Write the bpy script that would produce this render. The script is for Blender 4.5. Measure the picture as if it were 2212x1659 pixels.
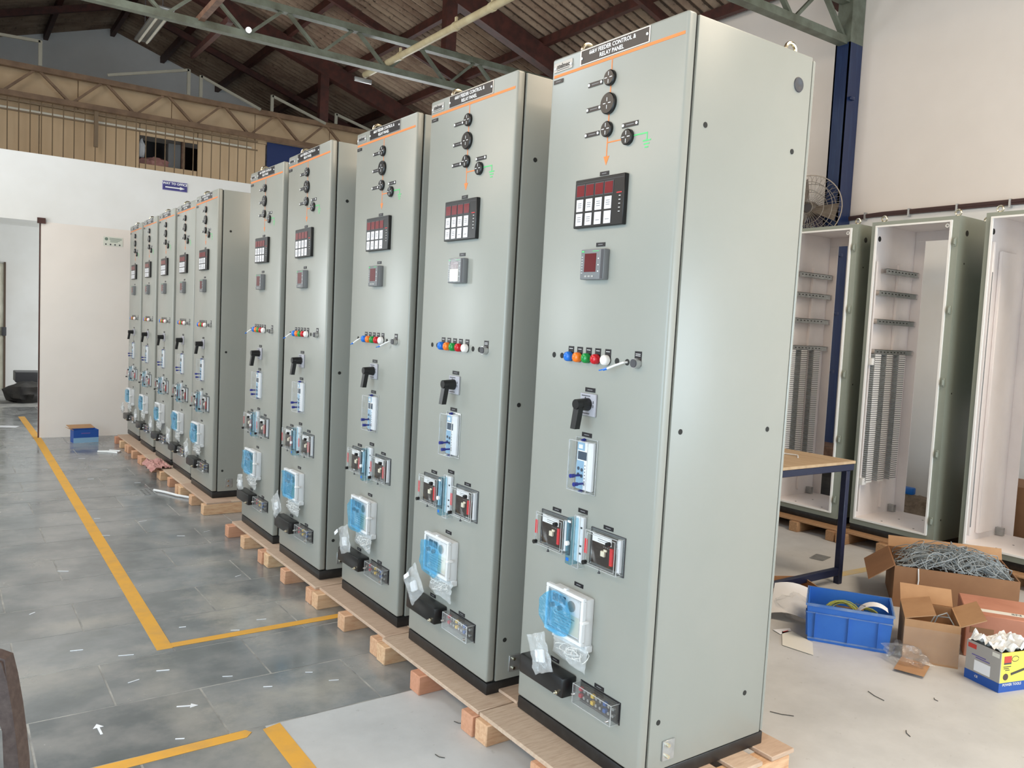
import bpy, bmesh, math, random
from mathutils import Vector, Matrix, noise
PI = math.pi
random.seed(7)
sc = bpy.context.scene
for o in list(bpy.data.objects): bpy.data.objects.remove(o)
COL = sc.collection

# ------------------------------------------------------------------ camera
cam_d = bpy.data.cameras.new('camera'); cam = bpy.data.objects.new('camera', cam_d); COL.objects.link(cam)
cam.location = (-1.6755, -0.8470, 1.4721)
cam.rotation_euler = (1.50287, -0.04816, -0.61157)
cam_d.sensor_fit = 'HORIZONTAL'; cam_d.sensor_width = 36.0
cam_d.lens = 1750.37 / 2212 * 36.0
cam_d.clip_start = 0.02; cam_d.clip_end = 200
sc.camera = cam
# ------------------------------------------------------------------ world, lights, exposure
w = bpy.data.worlds.new('World'); sc.world = w; w.use_nodes = True
bg = w.node_tree.nodes['Background']; bg.inputs[0].default_value = (0.86, 0.93, 1.0, 1); bg.inputs[1].default_value = 0.7
sc.view_settings.view_transform = 'Standard'; sc.view_settings.look = 'None'
sc.view_settings.gamma = 1.0; sc.view_settings.use_curve_mapping = False
sc.view_settings.exposure = 0.54
def area(name, loc, rot, sx, sy, power, col):
    d = bpy.data.lights.new(name, 'AREA'); d.shape = 'RECTANGLE'; d.size = sx; d.size_y = sy
    d.energy = power; d.color = col
    o = bpy.data.objects.new(name, d); COL.objects.link(o); o.location = loc; o.rotation_euler = rot
    return o
# daylight coming in through the shutter behind the camera and the openings of the left wall
area('daylight_rear_shutter', (2.4, -5.95, 1.35), (PI/2, 0, 0), 5.4, 2.6, 255, (0.72, 0.88, 1.0))
area('daylight_left_shutter', (-3.85, .4, 1.2), (PI/2, 0, -PI/2), 4.4, 2.4, 115, (0.62, 0.84, 1.0))
area('daylight_left_window', (-3.85, 7.75, 2.0), (PI/2, 0, -PI/2), 1.3, 1.3, 45, (0.90, 0.97, 1.0))
area('fill_back_room', (5.36, 13.4, 1.7), (PI/2, 0, PI/2), 3.6, 1.8, 230, (0.93, 0.97, 1.0))  # added fill light on the solid right wall, no window behind it
# added fill lights: high along the left wall and under the solid roof
area('fill_left_wall_high', (-3.85, 2.4, 4.15), (PI/2, 0, -PI/2), 9.6, 1.2, 120, (1.0, 0.78, 0.56))
area('fill_left_bay', (-1.9, 5.9, 5.2), (0, -math.atan(.33), 0), 1.4, 4.2, 75, (0.84, 0.93, 1.0))
area('fill_right_bay', (2.3, -1.4, 5.60), (0, math.atan(.33), 0), 1.8, 3.6, 190, (1.0, 0.82, 0.62))

# ------------------------------------------------------------------ materials
def s2l(c):
    return tuple((x/255/12.92 if x/255 <= .04045 else ((x/255+.055)/1.055)**2.4) for x in c)
MATS = {}
def new_mat(name):
    m = bpy.data.materials.new(name); m.use_nodes = True; nt = m.node_tree
    return m, nt, nt.nodes['Principled BSDF']
def coords(nt, kind):
    if kind == 'world':
        return nt.nodes.new('ShaderNodeNewGeometry').outputs['Position']
    return nt.nodes.new('ShaderNodeTexCoord').outputs['Object']
def mixc(nt, a, b, fac):
    n = nt.nodes.new('ShaderNodeMix'); n.data_type = 'RGBA'
    for i, v in ((6, a), (7, b), (0, fac)):
        if hasattr(v, 'is_output'): nt.links.new(v, n.inputs[i])
        else: n.inputs[i].default_value = (*v, 1) if i in (6, 7) else v
    return n.outputs[2]
def noise_n(nt, vec, scale, detail=4, rough=.6, stretch=None):
    if stretch:
        mp = nt.nodes.new('ShaderNodeMapping'); mp.inputs['Scale'].default_value = stretch
        nt.links.new(vec, mp.inputs[0]); vec = mp.outputs[0]
    n = nt.nodes.new('ShaderNodeTexNoise'); n.inputs['Scale'].default_value = scale
    n.inputs['Detail'].default_value = detail; n.inputs['Roughness'].default_value = rough
    nt.links.new(vec, n.inputs['Vector']); return n.outputs['Fac']
def ramp(nt, fac, lo, hi, c0=(0, 0, 0), c1=(1, 1, 1)):
    r = nt.nodes.new('ShaderNodeValToRGB'); r.color_ramp.elements[0].position = lo; r.color_ramp.elements[1].position = hi
    r.color_ramp.elements[0].color = (*c0, 1); r.color_ramp.elements[1].color = (*c1, 1)
    nt.links.new(fac, r.inputs[0]); return r.outputs[0]
def bump(nt, b, fac, strength, dist=.002):
    n = nt.nodes.new('ShaderNodeBump'); n.inputs['Strength'].default_value = strength; n.inputs['Distance'].default_value = dist
    nt.links.new(fac, n.inputs['Height']); nt.links.new(n.outputs[0], b.inputs['Normal'])
def mat(name, rgb, rough=.5, metal=0.0, rgb2=None, scale=8, lo=.35, hi=.65, space='object', bumpst=0, bumpsc=60, stretch=None, spec=.5, emit=0):
    m, nt, b = new_mat(name)
    c = s2l(rgb)
    if rgb2:
        f = noise_n(nt, coords(nt, space), scale, stretch=stretch)
        nt.links.new(mixc(nt, c, s2l(rgb2), ramp(nt, f, lo, hi)), b.inputs['Base Color'])
    else: b.inputs['Base Color'].default_value = (*c, 1)
    b.inputs['Roughness'].default_value = rough; b.inputs['Metallic'].default_value = metal
    b.inputs['Specular IOR Level'].default_value = spec
    if bumpst: bump(nt, b, noise_n(nt, coords(nt, space), bumpsc, stretch=stretch), bumpst)
    if emit:
        b.inputs['Emission Color'].default_value = (*c, 1); b.inputs['Emission Strength'].default_value = emit
    MATS[name] = m; return m
def clear(name, tint=(.96, .97, .97), gl=.06, rough=.08, milky=0.0, milkcol=(.8, .82, .83), bumpst=0, bsc=18):
    m, nt, b = new_mat(name); nt.nodes.remove(b)
    out = nt.nodes['Material Output']
    tr = nt.nodes.new('ShaderNodeBsdfTransparent'); tr.inputs[0].default_value = (*tint, 1)
    g = nt.nodes.new('ShaderNodeBsdfGlossy'); g.inputs['Roughness'].default_value = rough; g.inputs[0].default_value = (1, 1, 1, 1)
    lw = nt.nodes.new('ShaderNodeLayerWeight'); lw.inputs[0].default_value = .5
    pw = nt.nodes.new('ShaderNodeMath'); pw.operation = 'POWER'; pw.inputs[1].default_value = 4.0; nt.links.new(lw.outputs['Facing'], pw.inputs[0])
    ad = nt.nodes.new('ShaderNodeMath'); ad.operation = 'MULTIPLY_ADD'; ad.use_clamp = True; ad.inputs[1].default_value = .45; ad.inputs[2].default_value = gl
    nt.links.new(pw.outputs[0], ad.inputs[0])
    base = tr.outputs[0]
    if milky:
        df = nt.nodes.new('ShaderNodeBsdfDiffuse'); df.inputs[0].default_value = (*milkcol, 1)
        mx0 = nt.nodes.new('ShaderNodeMixShader'); mx0.inputs[0].default_value = milky
        nt.links.new(base, mx0.inputs[1]); nt.links.new(df.outputs[0], mx0.inputs[2]); base = mx0.outputs[0]
    mx = nt.nodes.new('ShaderNodeMixShader')
    nt.links.new(ad.outputs[0], mx.inputs[0]); nt.links.new(base, mx.inputs[1]); nt.links.new(g.outputs[0], mx.inputs[2])
    nt.links.new(mx.outputs[0], out.inputs['Surface'])
    if bumpst:
        bp = nt.nodes.new('ShaderNodeBump'); bp.inputs['Strength'].default_value = bumpst; bp.inputs['Distance'].default_value = .01
        nt.links.new(noise_n(nt, coords(nt, 'object'), bsc), bp.inputs['Height']); nt.links.new(bp.outputs[0], g.inputs['Normal'])
    MATS[name] = m; return m

mat('panel_paint', (153, 154, 147), .29, bumpst=.04, bumpsc=900, rgb2=(150, 152, 145), scale=3)
mat('enclosure_paint', (142, 149, 138), .4, bumpst=.05, bumpsc=900, rgb2=(137, 144, 133), scale=3)
mat('enclosure_inner', (246, 240, 239), .45, rgb2=(240, 234, 233), scale=4)
mat('gasket_white', (240, 240, 238), .5)
mat('plinth_black', (30, 29, 29), .38, rgb2=(44, 43, 42), scale=30, lo=.5, hi=.75)
mat('seam_dark', (38, 38, 36), .8)
mat('orange', (226, 128, 62), .5)
mat('green_paint', (88, 200, 120), .5)
mat('black_plate', (28, 26, 30), .35)
mat('black_plastic', (24, 24, 25), .32)
mat('dark_grey', (70, 70, 74), .45)
mat('white_ink', (238, 238, 238), .5)
mat('grey_ink', (120, 120, 122), .5)
mat('silver', (205, 205, 205), .28, metal=.9)
mat('zinc', (190, 192, 192), .35, metal=.7, rgb2=(165, 168, 168), scale=20)
mat('nickel_bright', (235, 228, 205), .2, metal=1)
mat('alu_plate', (172, 172, 170), .4, metal=.5)
mat('meter_grey', (118, 120, 122), .45)
mat('screen_red', (92, 14, 22), .18)
mat('window_red', (112, 18, 26), .22)
mat('window_white', (232, 232, 236), .4)
mat('lamp_blue', (28, 110, 205), .15)
mat('lamp_orange', (238, 120, 32), .15)
mat('lamp_green', (20, 140, 62), .15)
mat('lamp_red', (190, 24, 36), .15)
mat('lamp_white', (240, 236, 232), .2)
mat('switch_plate', (170, 170, 178), .4)
mat('relay_white', (232, 234, 238), .4)
mat('relay_blue', (140, 178, 206), .4)
mat('lcd_dark', (62, 78, 96), .15)
mat('pin_blue', (34, 44, 128), .35)
mat('relay_dark', (46, 38, 34), .3)
mat('label_red', (206, 44, 50), .45)
mat('cream_plastic', (226, 218, 196), .45)
mat('meter_white', (226, 228, 230), .4)
mat('term_red', (196, 40, 56), .4)
mat('term_yellow', (232, 190, 60), .4)
mat('term_blue', (50, 92, 160), .4)
clear('clear_cover', (.965, .972, .975), .075, .07)
clear('clear_edge', (.86, .88, .89), .22, .12, milky=.38, milkcol=(.86, .88, .88))
clear('wrap_film', (.985, .985, .985), .02, .2, milky=.04, bumpst=1.0, bsc=14)
clear('smoke_cover', (.82, .84, .85), .06, .08, milky=.06)
clear('blue_cover', (.62, .84, .93), .06, .08)
clear('blue_film', (.30, .72, .96), .13, .12, milky=.24, milkcol=(.10, .52, .86), bumpst=1.0, bsc=55)
clear('bag_plastic', (.96, .97, .97), .07, .16, milky=.24, bumpst=1.0, bsc=45)
clear('thin_plastic', (.97, .975, .98), .05, .14, milky=.10, bumpst=1.0, bsc=25)
mat('wire_white', (228, 228, 226), .4)
mat('wire_grey', (152, 160, 164), .4)
mat('wire_greenyellow', (176, 180, 84), .4)
mat('wall_white', (234, 234, 232), .8, rgb2=(225, 224, 220), scale=.9, space='world', bumpst=.06, bumpsc=40)
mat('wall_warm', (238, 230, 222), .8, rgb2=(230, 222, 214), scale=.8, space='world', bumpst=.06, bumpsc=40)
mat('girder_paint', (112, 118, 104), .5, rgb2=(88, 90, 76), scale=6)
mat('girder_pale', (150, 146, 132), .6)
mat('girder_brown', (128, 102, 78), .6, rgb2=(104, 80, 60), scale=6)
mat('rust_steel', (84, 44, 36), .6, rgb2=(60, 34, 28), scale=8)
mat('rust_angle', (130, 98, 78), .6, rgb2=(98, 70, 56), scale=14)
mat('column_blue', (22, 40, 78), .3, rgb2=(36, 60, 98), scale=8, stretch=(6, 6, .5), lo=.5, hi=.8)
mat('cable_brown', (78, 58, 56), .5)
mat('pipe_cream', (206, 194, 158), .45, rgb2=(186, 170, 134), scale=6)
mat('board_brown', (206, 180, 146), .75, rgb2=(192, 164, 130), scale=1.6, stretch=(1, 1, .3))
mat('bar_steel', (118, 98, 74), .55)
mat('blue_sheet', (22, 42, 92), .5)
mat('yellow_paint', (228, 170, 66), .7, rgb2=(206, 158, 84), scale=9, lo=.45, hi=.8, space='world')
mat('yellow_faded', (206, 186, 138), .8, rgb2=(196, 184, 156), scale=9, space='world')
mat('tabletop', (196, 170, 136), .5, rgb2=(180, 152, 118), scale=3, stretch=(6, 1, 1))
mat('steel_navy', (26, 34, 62), .4, rgb2=(44, 50, 72), scale=30, lo=.55, hi=.8)
mat('crate_blue', (46, 108, 198), .38, rgb2=(56, 118, 206), scale=5)
mat('crate_rim', (128, 150, 186), .5, rgb2=(60, 110, 186), scale=8)
mat('cardboard', (186, 146, 108), .8, rgb2=(172, 132, 96), scale=5)
mat('cardboard_red', (190, 132, 108), .8, rgb2=(176, 118, 94), scale=5)
mat('cardboard_dark', (150, 110, 78), .8, rgb2=(140, 102, 72), scale=5)
mat('paper', (238, 240, 244), .7)
mat('paper_cream', (226, 224, 214), .7)
mat('plastic_white', (226, 228, 228), .4)
mat('box_grey', (166, 162, 158), .6)
mat('box_yellow', (234, 216, 92), .6)
mat('box_blue', (30, 80, 160), .5)
mat('box_red', (196, 66, 56), .6)
mat('rag_pink', (196, 150, 142), .9, rgb2=(176, 126, 120), scale=14)
mat('chair_brown', (74, 60, 56), .45, rgb2=(92, 78, 72), scale=60, lo=.4, hi=.7)
mat('dark_bag', (52, 50, 50), .8, rgb2=(70, 66, 62), scale=8)
mat('door_paint', (206, 204, 190), .5, rgb2=(186, 182, 166), scale=4)
mat('door_gap', (90, 74, 62), .8)
mat('sign_blue', (52, 48, 120), .45)
mat('sign_border', (98, 88, 160), .45)
mat('notice', (214, 216, 204), .6)
mat('notice_ink', (112, 130, 118), .6)
mat('fan_grey', (122, 112, 100), .4, rgb2=(98, 88, 78), scale=14)
mat('fan_wire', (150, 142, 132), .35, metal=.5)
mat('fan_dark', (44, 40, 42), .5)
mat('board_purple', (46, 40, 66), .5)
mat('glass_dark', (60, 72, 62), .1)
mat('lamp_glow', (255, 255, 250), .3, emit=9)
mat('lamp_body', (150, 152, 150), .35, metal=.6)
mat('strip_pale', (214, 210, 196), .25)
mat('bottle_blue', (20, 104, 188), .35)
mat('rubble', (150, 134, 116), .9, rgb2=(112, 96, 80), scale=14)
mat('scrap_dark', (70, 68, 64), .7)
def wood(name, a, b, c):
    m, nt, p = new_mat(name); oi = nt.nodes.new('ShaderNodeObjectInfo')
    base = ramp(nt, oi.outputs['Random'], 0, 1, s2l(a), s2l(b))
    f = noise_n(nt, coords(nt, 'object'), 14, 5, .65, stretch=(1, 6, 6))
    nt.links.new(mixc(nt, base, s2l(c), ramp(nt, f, .42, .72, (0, 0, 0), (.75, .75, .75))), p.inputs['Base Color'])
    p.inputs['Roughness'].default_value = .75
    bump(nt, p, f, .25); MATS[name] = m
wood('wood_bearer', (220, 188, 148), (200, 142, 114), (184, 130, 96))
wood('wood_deck', (202, 180, 158), (190, 162, 140), (172, 144, 122))
wood('wood_old', (190, 152, 112), (170, 130, 94), (140, 104, 72))
def slab_mat():
    m, nt, p = new_mat('stone_slab'); oi = nt.nodes.new('ShaderNodeObjectInfo'); g = coords(nt, 'world')
    base = ramp(nt, oi.outputs['Random'], 0, 1, s2l((124, 127, 129)), s2l((144, 147, 149)))
    f1 = noise_n(nt, g, 3.0, 6, .58); f2 = noise_n(nt, g, .75, 3, .5); f3 = noise_n(nt, g, 28, 4, .7)
    c = mixc(nt, base, s2l((96, 102, 100)), ramp(nt, f1, .25, .6, (.8, .8, .8), (0, 0, 0)))
    c = mixc(nt, c, s2l((168, 164, 156)), ramp(nt, f1, .46, .86, (0, 0, 0), (.8, .8, .8)))
    c = mixc(nt, c, s2l((160, 160, 158)), ramp(nt, f2, .45, .75, (0, 0, 0), (.6, .6, .6)))
    c = mixc(nt, c, s2l((188, 186, 180)), ramp(nt, f3, .68, .8, (0, 0, 0), (.5, .5, .5)))
    f4 = noise_n(nt, g, 5.0, 6, .7)
    for cx, cy, rx, ry, st in ((-.48, 3.20, .16, .42, .85), (-.22, 3.05, .34, .22, .7), (-.48, 2.14, .26, .17, .75), (-.95, 2.28, .10, .45, .4), (-.15, 2.55, .22, .16, .5), (-1.12, 3.30, .22, .09, .5), (-.78, 1.72, .09, .5, .5), (-.35, 4.0, .2, .12, .5), (-1.35, 2.75, .35, .2, .35)):
        sb = nt.nodes.new('ShaderNodeVectorMath'); sb.operation = 'SUBTRACT'; nt.links.new(g, sb.inputs[0]); sb.inputs[1].default_value = (cx, cy, 0)
        ml = nt.nodes.new('ShaderNodeVectorMath'); ml.operation = 'MULTIPLY'; nt.links.new(sb.outputs[0], ml.inputs[0]); ml.inputs[1].default_value = (1/rx, 1/ry, 0)
        ln_ = nt.nodes.new('ShaderNodeVectorMath'); ln_.operation = 'LENGTH'; nt.links.new(ml.outputs[0], ln_.inputs[0])
        ma = nt.nodes.new('ShaderNodeMath'); ma.operation = 'MULTIPLY_ADD'; nt.links.new(f4, ma.inputs[0]); ma.inputs[1].default_value = 3.2; nt.links.new(ln_.outputs['Value'], ma.inputs[2])
        c = mixc(nt, c, s2l((178, 173, 163)), ramp(nt, ma.outputs[0], 0, 1, (st, st, st), (0, 0, 0)))
        nt.nodes[-1].label = 'dust'
        rr_ = [n for n in nt.nodes if n.type == 'VALTORGB'][-1]
        mr = nt.nodes.new('ShaderNodeMapRange'); mr.inputs[1].default_value = 1.6; mr.inputs[2].default_value = 2.9; nt.links.new(ma.outputs[0], mr.inputs[0]); nt.links.new(mr.outputs[0], rr_.inputs[0])
    nt.links.new(c, p.inputs['Base Color'])
    nt.links.new(ramp(nt, f1, .3, .7, (.10, .10, .10), (.30, .30, .30)), p.inputs['Roughness']); p.inputs['Specular IOR Level'].default_value = .8
    bump(nt, p, f3, .05); MATS['stone_slab'] = m
slab_mat()
def concrete_mat():
    m, nt, p = new_mat('concrete'); g = coords(nt, 'world')
    f1 = noise_n(nt, g, 1.6, 6, .65); f3 = noise_n(nt, g, 22, 4, .7)
    c = mixc(nt, s2l((204, 205, 205)), s2l((186, 187, 187)), ramp(nt, f1, .4, .65))
    c = mixc(nt, c, s2l((132, 128, 120)), ramp(nt, f3, .64, .78, (0, 0, 0), (.55, .55, .55)))
    nt.links.new(c, p.inputs['Base Color']); p.inputs['Roughness'].default_value = .5
    bump(nt, p, f3, .12); MATS['concrete'] = m
concrete_mat()
def roof_mat():
    m, nt, p = new_mat('roof_sheet'); g = coords(nt, 'world')
    f1 = noise_n(nt, g, 2.2, 6, .7, stretch=(.5, 1, .5)); f2 = noise_n(nt, g, 14, 5, .75)
    c = mixc(nt, s2l((156, 136, 116)), s2l((118, 94, 78)), ramp(nt, f1, .38, .62))
    c = mixc(nt, c, s2l((52, 39, 32)), ramp(nt, f2, .56, .72, (0, 0, 0), (.8, .8, .8)))
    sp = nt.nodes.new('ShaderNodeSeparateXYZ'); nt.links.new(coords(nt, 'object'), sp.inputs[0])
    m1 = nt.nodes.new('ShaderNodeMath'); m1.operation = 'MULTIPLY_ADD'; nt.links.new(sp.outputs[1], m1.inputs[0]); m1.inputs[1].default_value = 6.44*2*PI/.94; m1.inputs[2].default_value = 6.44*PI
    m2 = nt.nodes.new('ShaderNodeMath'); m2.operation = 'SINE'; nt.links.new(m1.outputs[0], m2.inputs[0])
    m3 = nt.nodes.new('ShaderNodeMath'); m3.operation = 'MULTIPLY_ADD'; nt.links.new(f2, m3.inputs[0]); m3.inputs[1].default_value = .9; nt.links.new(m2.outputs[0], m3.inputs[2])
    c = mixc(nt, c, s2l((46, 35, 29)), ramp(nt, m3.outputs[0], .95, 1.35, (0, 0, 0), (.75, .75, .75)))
    nt.links.new(c, p.inputs['Base Color']); p.inputs['Roughness'].default_value = .85
    bump(nt, p, f2, .2); MATS['roof_sheet'] = m
roof_mat()
mat('joint_grout', (176, 174, 168), .85, rgb2=(128, 128, 126), scale=7, space='world')

# ------------------------------------------------------------------ geometry helpers
_tc = {}
def text_geo(body, size, bold=0.0):
    k = (body, size, bold)
    if k not in _tc:
        cu = bpy.data.curves.new('lettering', 'FONT'); cu.body = body; cu.size = size
        cu.align_x = 'CENTER'; cu.align_y = 'CENTER'; cu.resolution_u = 2; cu.offset = bold
        ob = bpy.data.objects.new('lettering', cu)
        me = bpy.data.meshes.new_from_object(ob)
        _tc[k] = ([v.co.copy() for v in me.vertices], [tuple(p.vertices) for p in me.polygons])
        bpy.data.objects.remove(ob); bpy.data.curves.remove(cu); bpy.data.meshes.remove(me)
    return _tc[k]
class MB:
    def __init__(s): s.bm = bmesh.new()
    def box(s, x0, x1, y0, y1, z0, z1, bev=0, seg=2, M=None):
        vs = [s.bm.verts.new((x, y, z)) for x in (x0, x1) for y in (y0, y1) for z in (z0, z1)]
        fs = [s.bm.faces.new([vs[i] for i in f]) for f in ((0, 1, 3, 2), (4, 6, 7, 5), (0, 4, 5, 1), (2, 3, 7, 6), (0, 2, 6, 4), (1, 5, 7, 3))]
        if M:
            for v in vs: v.co = M @ v.co
        if bev:
            es = list({e for f in fs for e in f.edges})
            bmesh.ops.bevel(s.bm, geom=es, offset=bev, segments=seg, affect='EDGES', profile=.5)
        return s
    def frame(s, p0, p1):
        d = (Vector(p1)-Vector(p0)); L = d.length; d.normalize()
        up = Vector((0, 0, 1)) if abs(d.z) < .9 else Vector((1, 0, 0))
        a = d.cross(up).normalized(); b = a.cross(d).normalized(); return d, a, b, L
    def cyl(s, p0, p1, r0, r1=None, n=16, cap=True):
        r1 = r0 if r1 is None else r1; p0 = Vector(p0); p1 = Vector(p1); d, a, b, L = s.frame(p0, p1)
        R = []
        for p, r in ((p0, r0), (p1, r1)):
            R.append([s.bm.verts.new(p+(a*math.cos(2*PI*i/n)+b*math.sin(2*PI*i/n))*r) for i in range(n)])
        for i in range(n): s.bm.faces.new((R[0][i], R[0][(i+1) % n], R[1][(i+1) % n], R[1][i]))
        if cap: s.bm.faces.new(R[0][::-1]); s.bm.faces.new(R[1])
        return s
    def bar(s, p0, p1, wa, wb, up=(0, 0, 1)):
        p0 = Vector(p0); p1 = Vector(p1); d = (p1-p0).normalized(); up = Vector(up)
        if abs(d.dot(up)) > .98: up = Vector((1, 0, 0))
        a = d.cross(up).normalized()*wa/2; b = a.cross(d).normalized()*wb/2
        vs = [s.bm.verts.new(p+i*a+j*b) for p in (p0, p1) for i, j in ((-1, -1), (1, -1), (1, 1), (-1, 1))]
        for f in ((0, 1, 2, 3), (7, 6, 5, 4), (0, 4, 5, 1), (1, 5, 6, 2), (2, 6, 7, 3), (3, 7, 4, 0)): s.bm.faces.new([vs[i] for i in f])
        return s
    def tube(s, pts, r, n=6):
        pts = [Vector(p) for p in pts]; rings = []
        a = None
        for i, p in enumerate(pts):
            d = (pts[min(i+1, len(pts)-1)]-pts[max(i-1, 0)]).normalized()
            if a is None:
                up = Vector((0, 0, 1)) if abs(d.z) < .9 else Vector((1, 0, 0)); a = d.cross(up).normalized()
            else: a = (a-d*a.dot(d)).normalized()
            b = a.cross(d); rings.append([s.bm.verts.new(p+(a*math.cos(2*PI*k/n)+b*math.sin(2*PI*k/n))*r) for k in range(n)])
        for q in range(len(rings)-1):
            for k in range(n): s.bm.faces.new((rings[q][k], rings[q][(k+1) % n], rings[q+1][(k+1) % n], rings[q+1][k]))
        s.bm.faces.new(rings[0][::-1]); s.bm.faces.new(rings[-1]); return s
    def prism(s, pts, vec):
        v = Vector(vec); A = [s.bm.verts.new(p) for p in pts]; B = [s.bm.verts.new(Vector(p)+v) for p in pts]
        n = len(A); s.bm.faces.new(A[::-1]); s.bm.faces.new(B)
        for i in range(n): s.bm.faces.new((A[i], A[(i+1) % n], B[(i+1) % n], B[i]))
        return s
    def lathe(s, prof, org, axis, n=20):
        org = Vector(org); d, a, b, _ = s.frame((0, 0, 0), axis); R = []
        for r, t in prof:
            if r < 1e-6: R.append([s.bm.verts.new(org+d*t)])
            else: R.append([s.bm.verts.new(org+d*t+(a*math.cos(2*PI*i/n)+b*math.sin(2*PI*i/n))*r) for i in range(n)])
        for A, B in zip(R[:-1], R[1:]):
            for i in range(n):
                j = (i+1) % n
                q = [A[i % len(A)], A[j % len(A)], B[j % len(B)], B[i % len(B)]]
                q2 = []
                for v in q:
                    if v not in q2: q2.append(v)
                if len(q2) > 2: s.bm.faces.new(q2)
        return s
    def text(s, body, size, M, bold=0.0):
        V, F = text_geo(body, size, bold); vs = [s.bm.verts.new(M @ v) for v in V]
        for f in F:
            try: s.bm.faces.new([vs[i] for i in f])
            except ValueError: pass
        return s
    def grid(s, fn, nu, nv, closed=False):
        V = [[s.bm.verts.new(fn(i/nu, j/nv)) for j in range(nv+1)] for i in range(nu+1)]
        for i in range(nu):
            for j in range(nv): s.bm.faces.new((V[i][j], V[i+1][j], V[i+1][j+1], V[i][j+1]))
        return s
    def mesh(s, name, m, smooth=True):
        bmesh.ops.recalc_face_normals(s.bm, faces=s.bm.faces)
        me = bpy.data.meshes.new(name); s.bm.to_mesh(me); s.bm.free()
        me.materials.append(MATS[m])
        if smooth:
            for p in me.polygons: p.use_smooth = True
            me.set_sharp_from_angle(angle=math.radians(38))
        return me
    def build(s, name, m, parent=None, smooth=True):
        o = bpy.data.objects.new(name, s.mesh(name, m, smooth)); COL.objects.link(o); o.parent = parent
        return o
def inst(name, me, parent=None, loc=(0, 0, 0), rot=(0, 0, 0)):
    o = bpy.data.objects.new(name, me); COL.objects.link(o); o.parent = parent; o.location = loc; o.rotation_euler = rot; return o
def empty(name, loc=(0, 0, 0), rot=(0, 0, 0)):
    o = bpy.data.objects.new(name, None); COL.objects.link(o); o.location = loc; o.rotation_euler = rot; o.empty_display_size = .1; return o
def tag(o, label, cat, group=None):
    o['label'] = label; o['category'] = cat
    if group: o['group'] = group
    return o
def struct(o): o['kind'] = 'structure'; return o
def copy_tree(o, parent=None):
    c = o.copy(); COL.objects.link(c); c.parent = parent
    for ch in list(o.children): copy_tree(ch, c)
    return c
def B(name, m, parent, x0, x1, y0, y1, z0, z1, bev=0, seg=2):
    return MB().box(x0, x1, y0, y1, z0, z1, bev, seg).build(name, m, parent)

# ================================================================== SETTING
XR, YF, XL, YR = 5.4, 9.55, -3.8, -5.9
EAVE, SL, XRIDGE = 5.015, .33, .8
def roof_z(x): return EAVE + (XR-x)*SL if x > XRIDGE else EAVE + (XR-XRIDGE)*SL - (XRIDGE-x)*SL
# ---- floor: concrete bed with stone slabs laid in running bond
floor = struct(B('floor', 'joint_grout', None, XL-.2, XR+.2, YR-3, 16, -.2, -.0009))
B('concrete_screed', 'concrete', floor, XL, -.72, YR-3, -1.2, -.0009, 0.0002)
B('concrete_screed', 'concrete', floor, -.72, .42, YR-3, 1.945, -.0009, 0.0002)
B('concrete_screed', 'concrete', floor, .42, XR, YR-3, 9.5, -.0009, 0.0002)
SLW, SLD = .5865, .416
slab_me = MB().box(-SLW/2+.004, SLW/2-.004, -SLD/2+.004, SLD/2-.004, -.02, 0).mesh('stone_slab', 'stone_slab', False)
def slab_row(y, xo, xmin, xmax):
    x = xo
    while x-SLW > xmin: x -= SLW
    while x < xmax:
        a, b = max(x, xmin), min(x+SLW, xmax)
        if b-a > .06:
            if b-a > SLW-.01: me = slab_me
            else: me = MB().box(-(b-a)/2+.004, (b-a)/2-.004, -SLD/2+.004, SLD/2-.004, -.02, 0).mesh('stone_slab', 'stone_slab', False)
            inst('stone_slab', me, floor, ((a+b)/2, y+SLD/2, random.uniform(-.0003, .0003)))
        x += SLW
for r in range(26):
    y = 1.95 + r*SLD
    slab_row(y, -.842 if r % 2 == 0 else -.557, -2.9 if y < 9.3 else -3.7, .42)
for r in range(7):
    slab_row(1.95-(r+1)*SLD, -.557 if r % 2 == 0 else -.842, -2.6, -.72)
B('stone_slab_field', 'stone_slab', floor, XL, -2.9, -1.2, 9.35, -.02, -.001)
B('stone_slab_field', 'stone_slab', floor, -2.9, -2.6, -1.2, 1.95, -.02, -.001)
B('stone_slab_field', 'stone_slab', floor, XL, .42, 12.75, 15.8, -.02, -.001)
# ---- walls
wr = struct(B('wall_right', 'wall_white', None, XR, XR+.2, YR, 15.9, 0, EAVE))
B('wall_tint_band', 'wall_warm', wr, XR-.004, XR, YR, 15.8, 2.70, EAVE-.02)
wf = MB()
wf.box(-.79, XR, YF, YF+.12, 0, 3.13).box(XL, -.79, YF, YF+.12, 2.42, 3.13).box(XL, -1.75, YF, YF+.12, 0, 2.42)
wf = struct(wf.build('wall_far', 'wall_white', None, False))
B('wall_tint_band', 'wall_warm', wf, -.79, XR, YF-.003, YF, .0, 2.40)  # pinkish light on the lower far wall, put into the band's colour
B('opening_trim', 'rust_steel', wf, -.797, -.785, YF-.006, YF+.02, 0, 2.41)
B('opening_trim', 'wall_white', wf, -1.75, -.80, YF-.012, YF, 2.40, 2.432)
B('trim_bracket', 'rust_steel', wf, -.82, -.74, YF-.03, YF, 2.38, 2.44)
wb = struct(MB().prism([(XL, 15.8, 0), (XR, 15.8, 0), (XR, 15.8, EAVE), (XRIDGE, 15.8, roof_z(XRIDGE)), (XL, 15.8, roof_z(XL))], (0, .15, 0)).build('wall_back', 'wall_white', None, False))
wl = MB()
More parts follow.
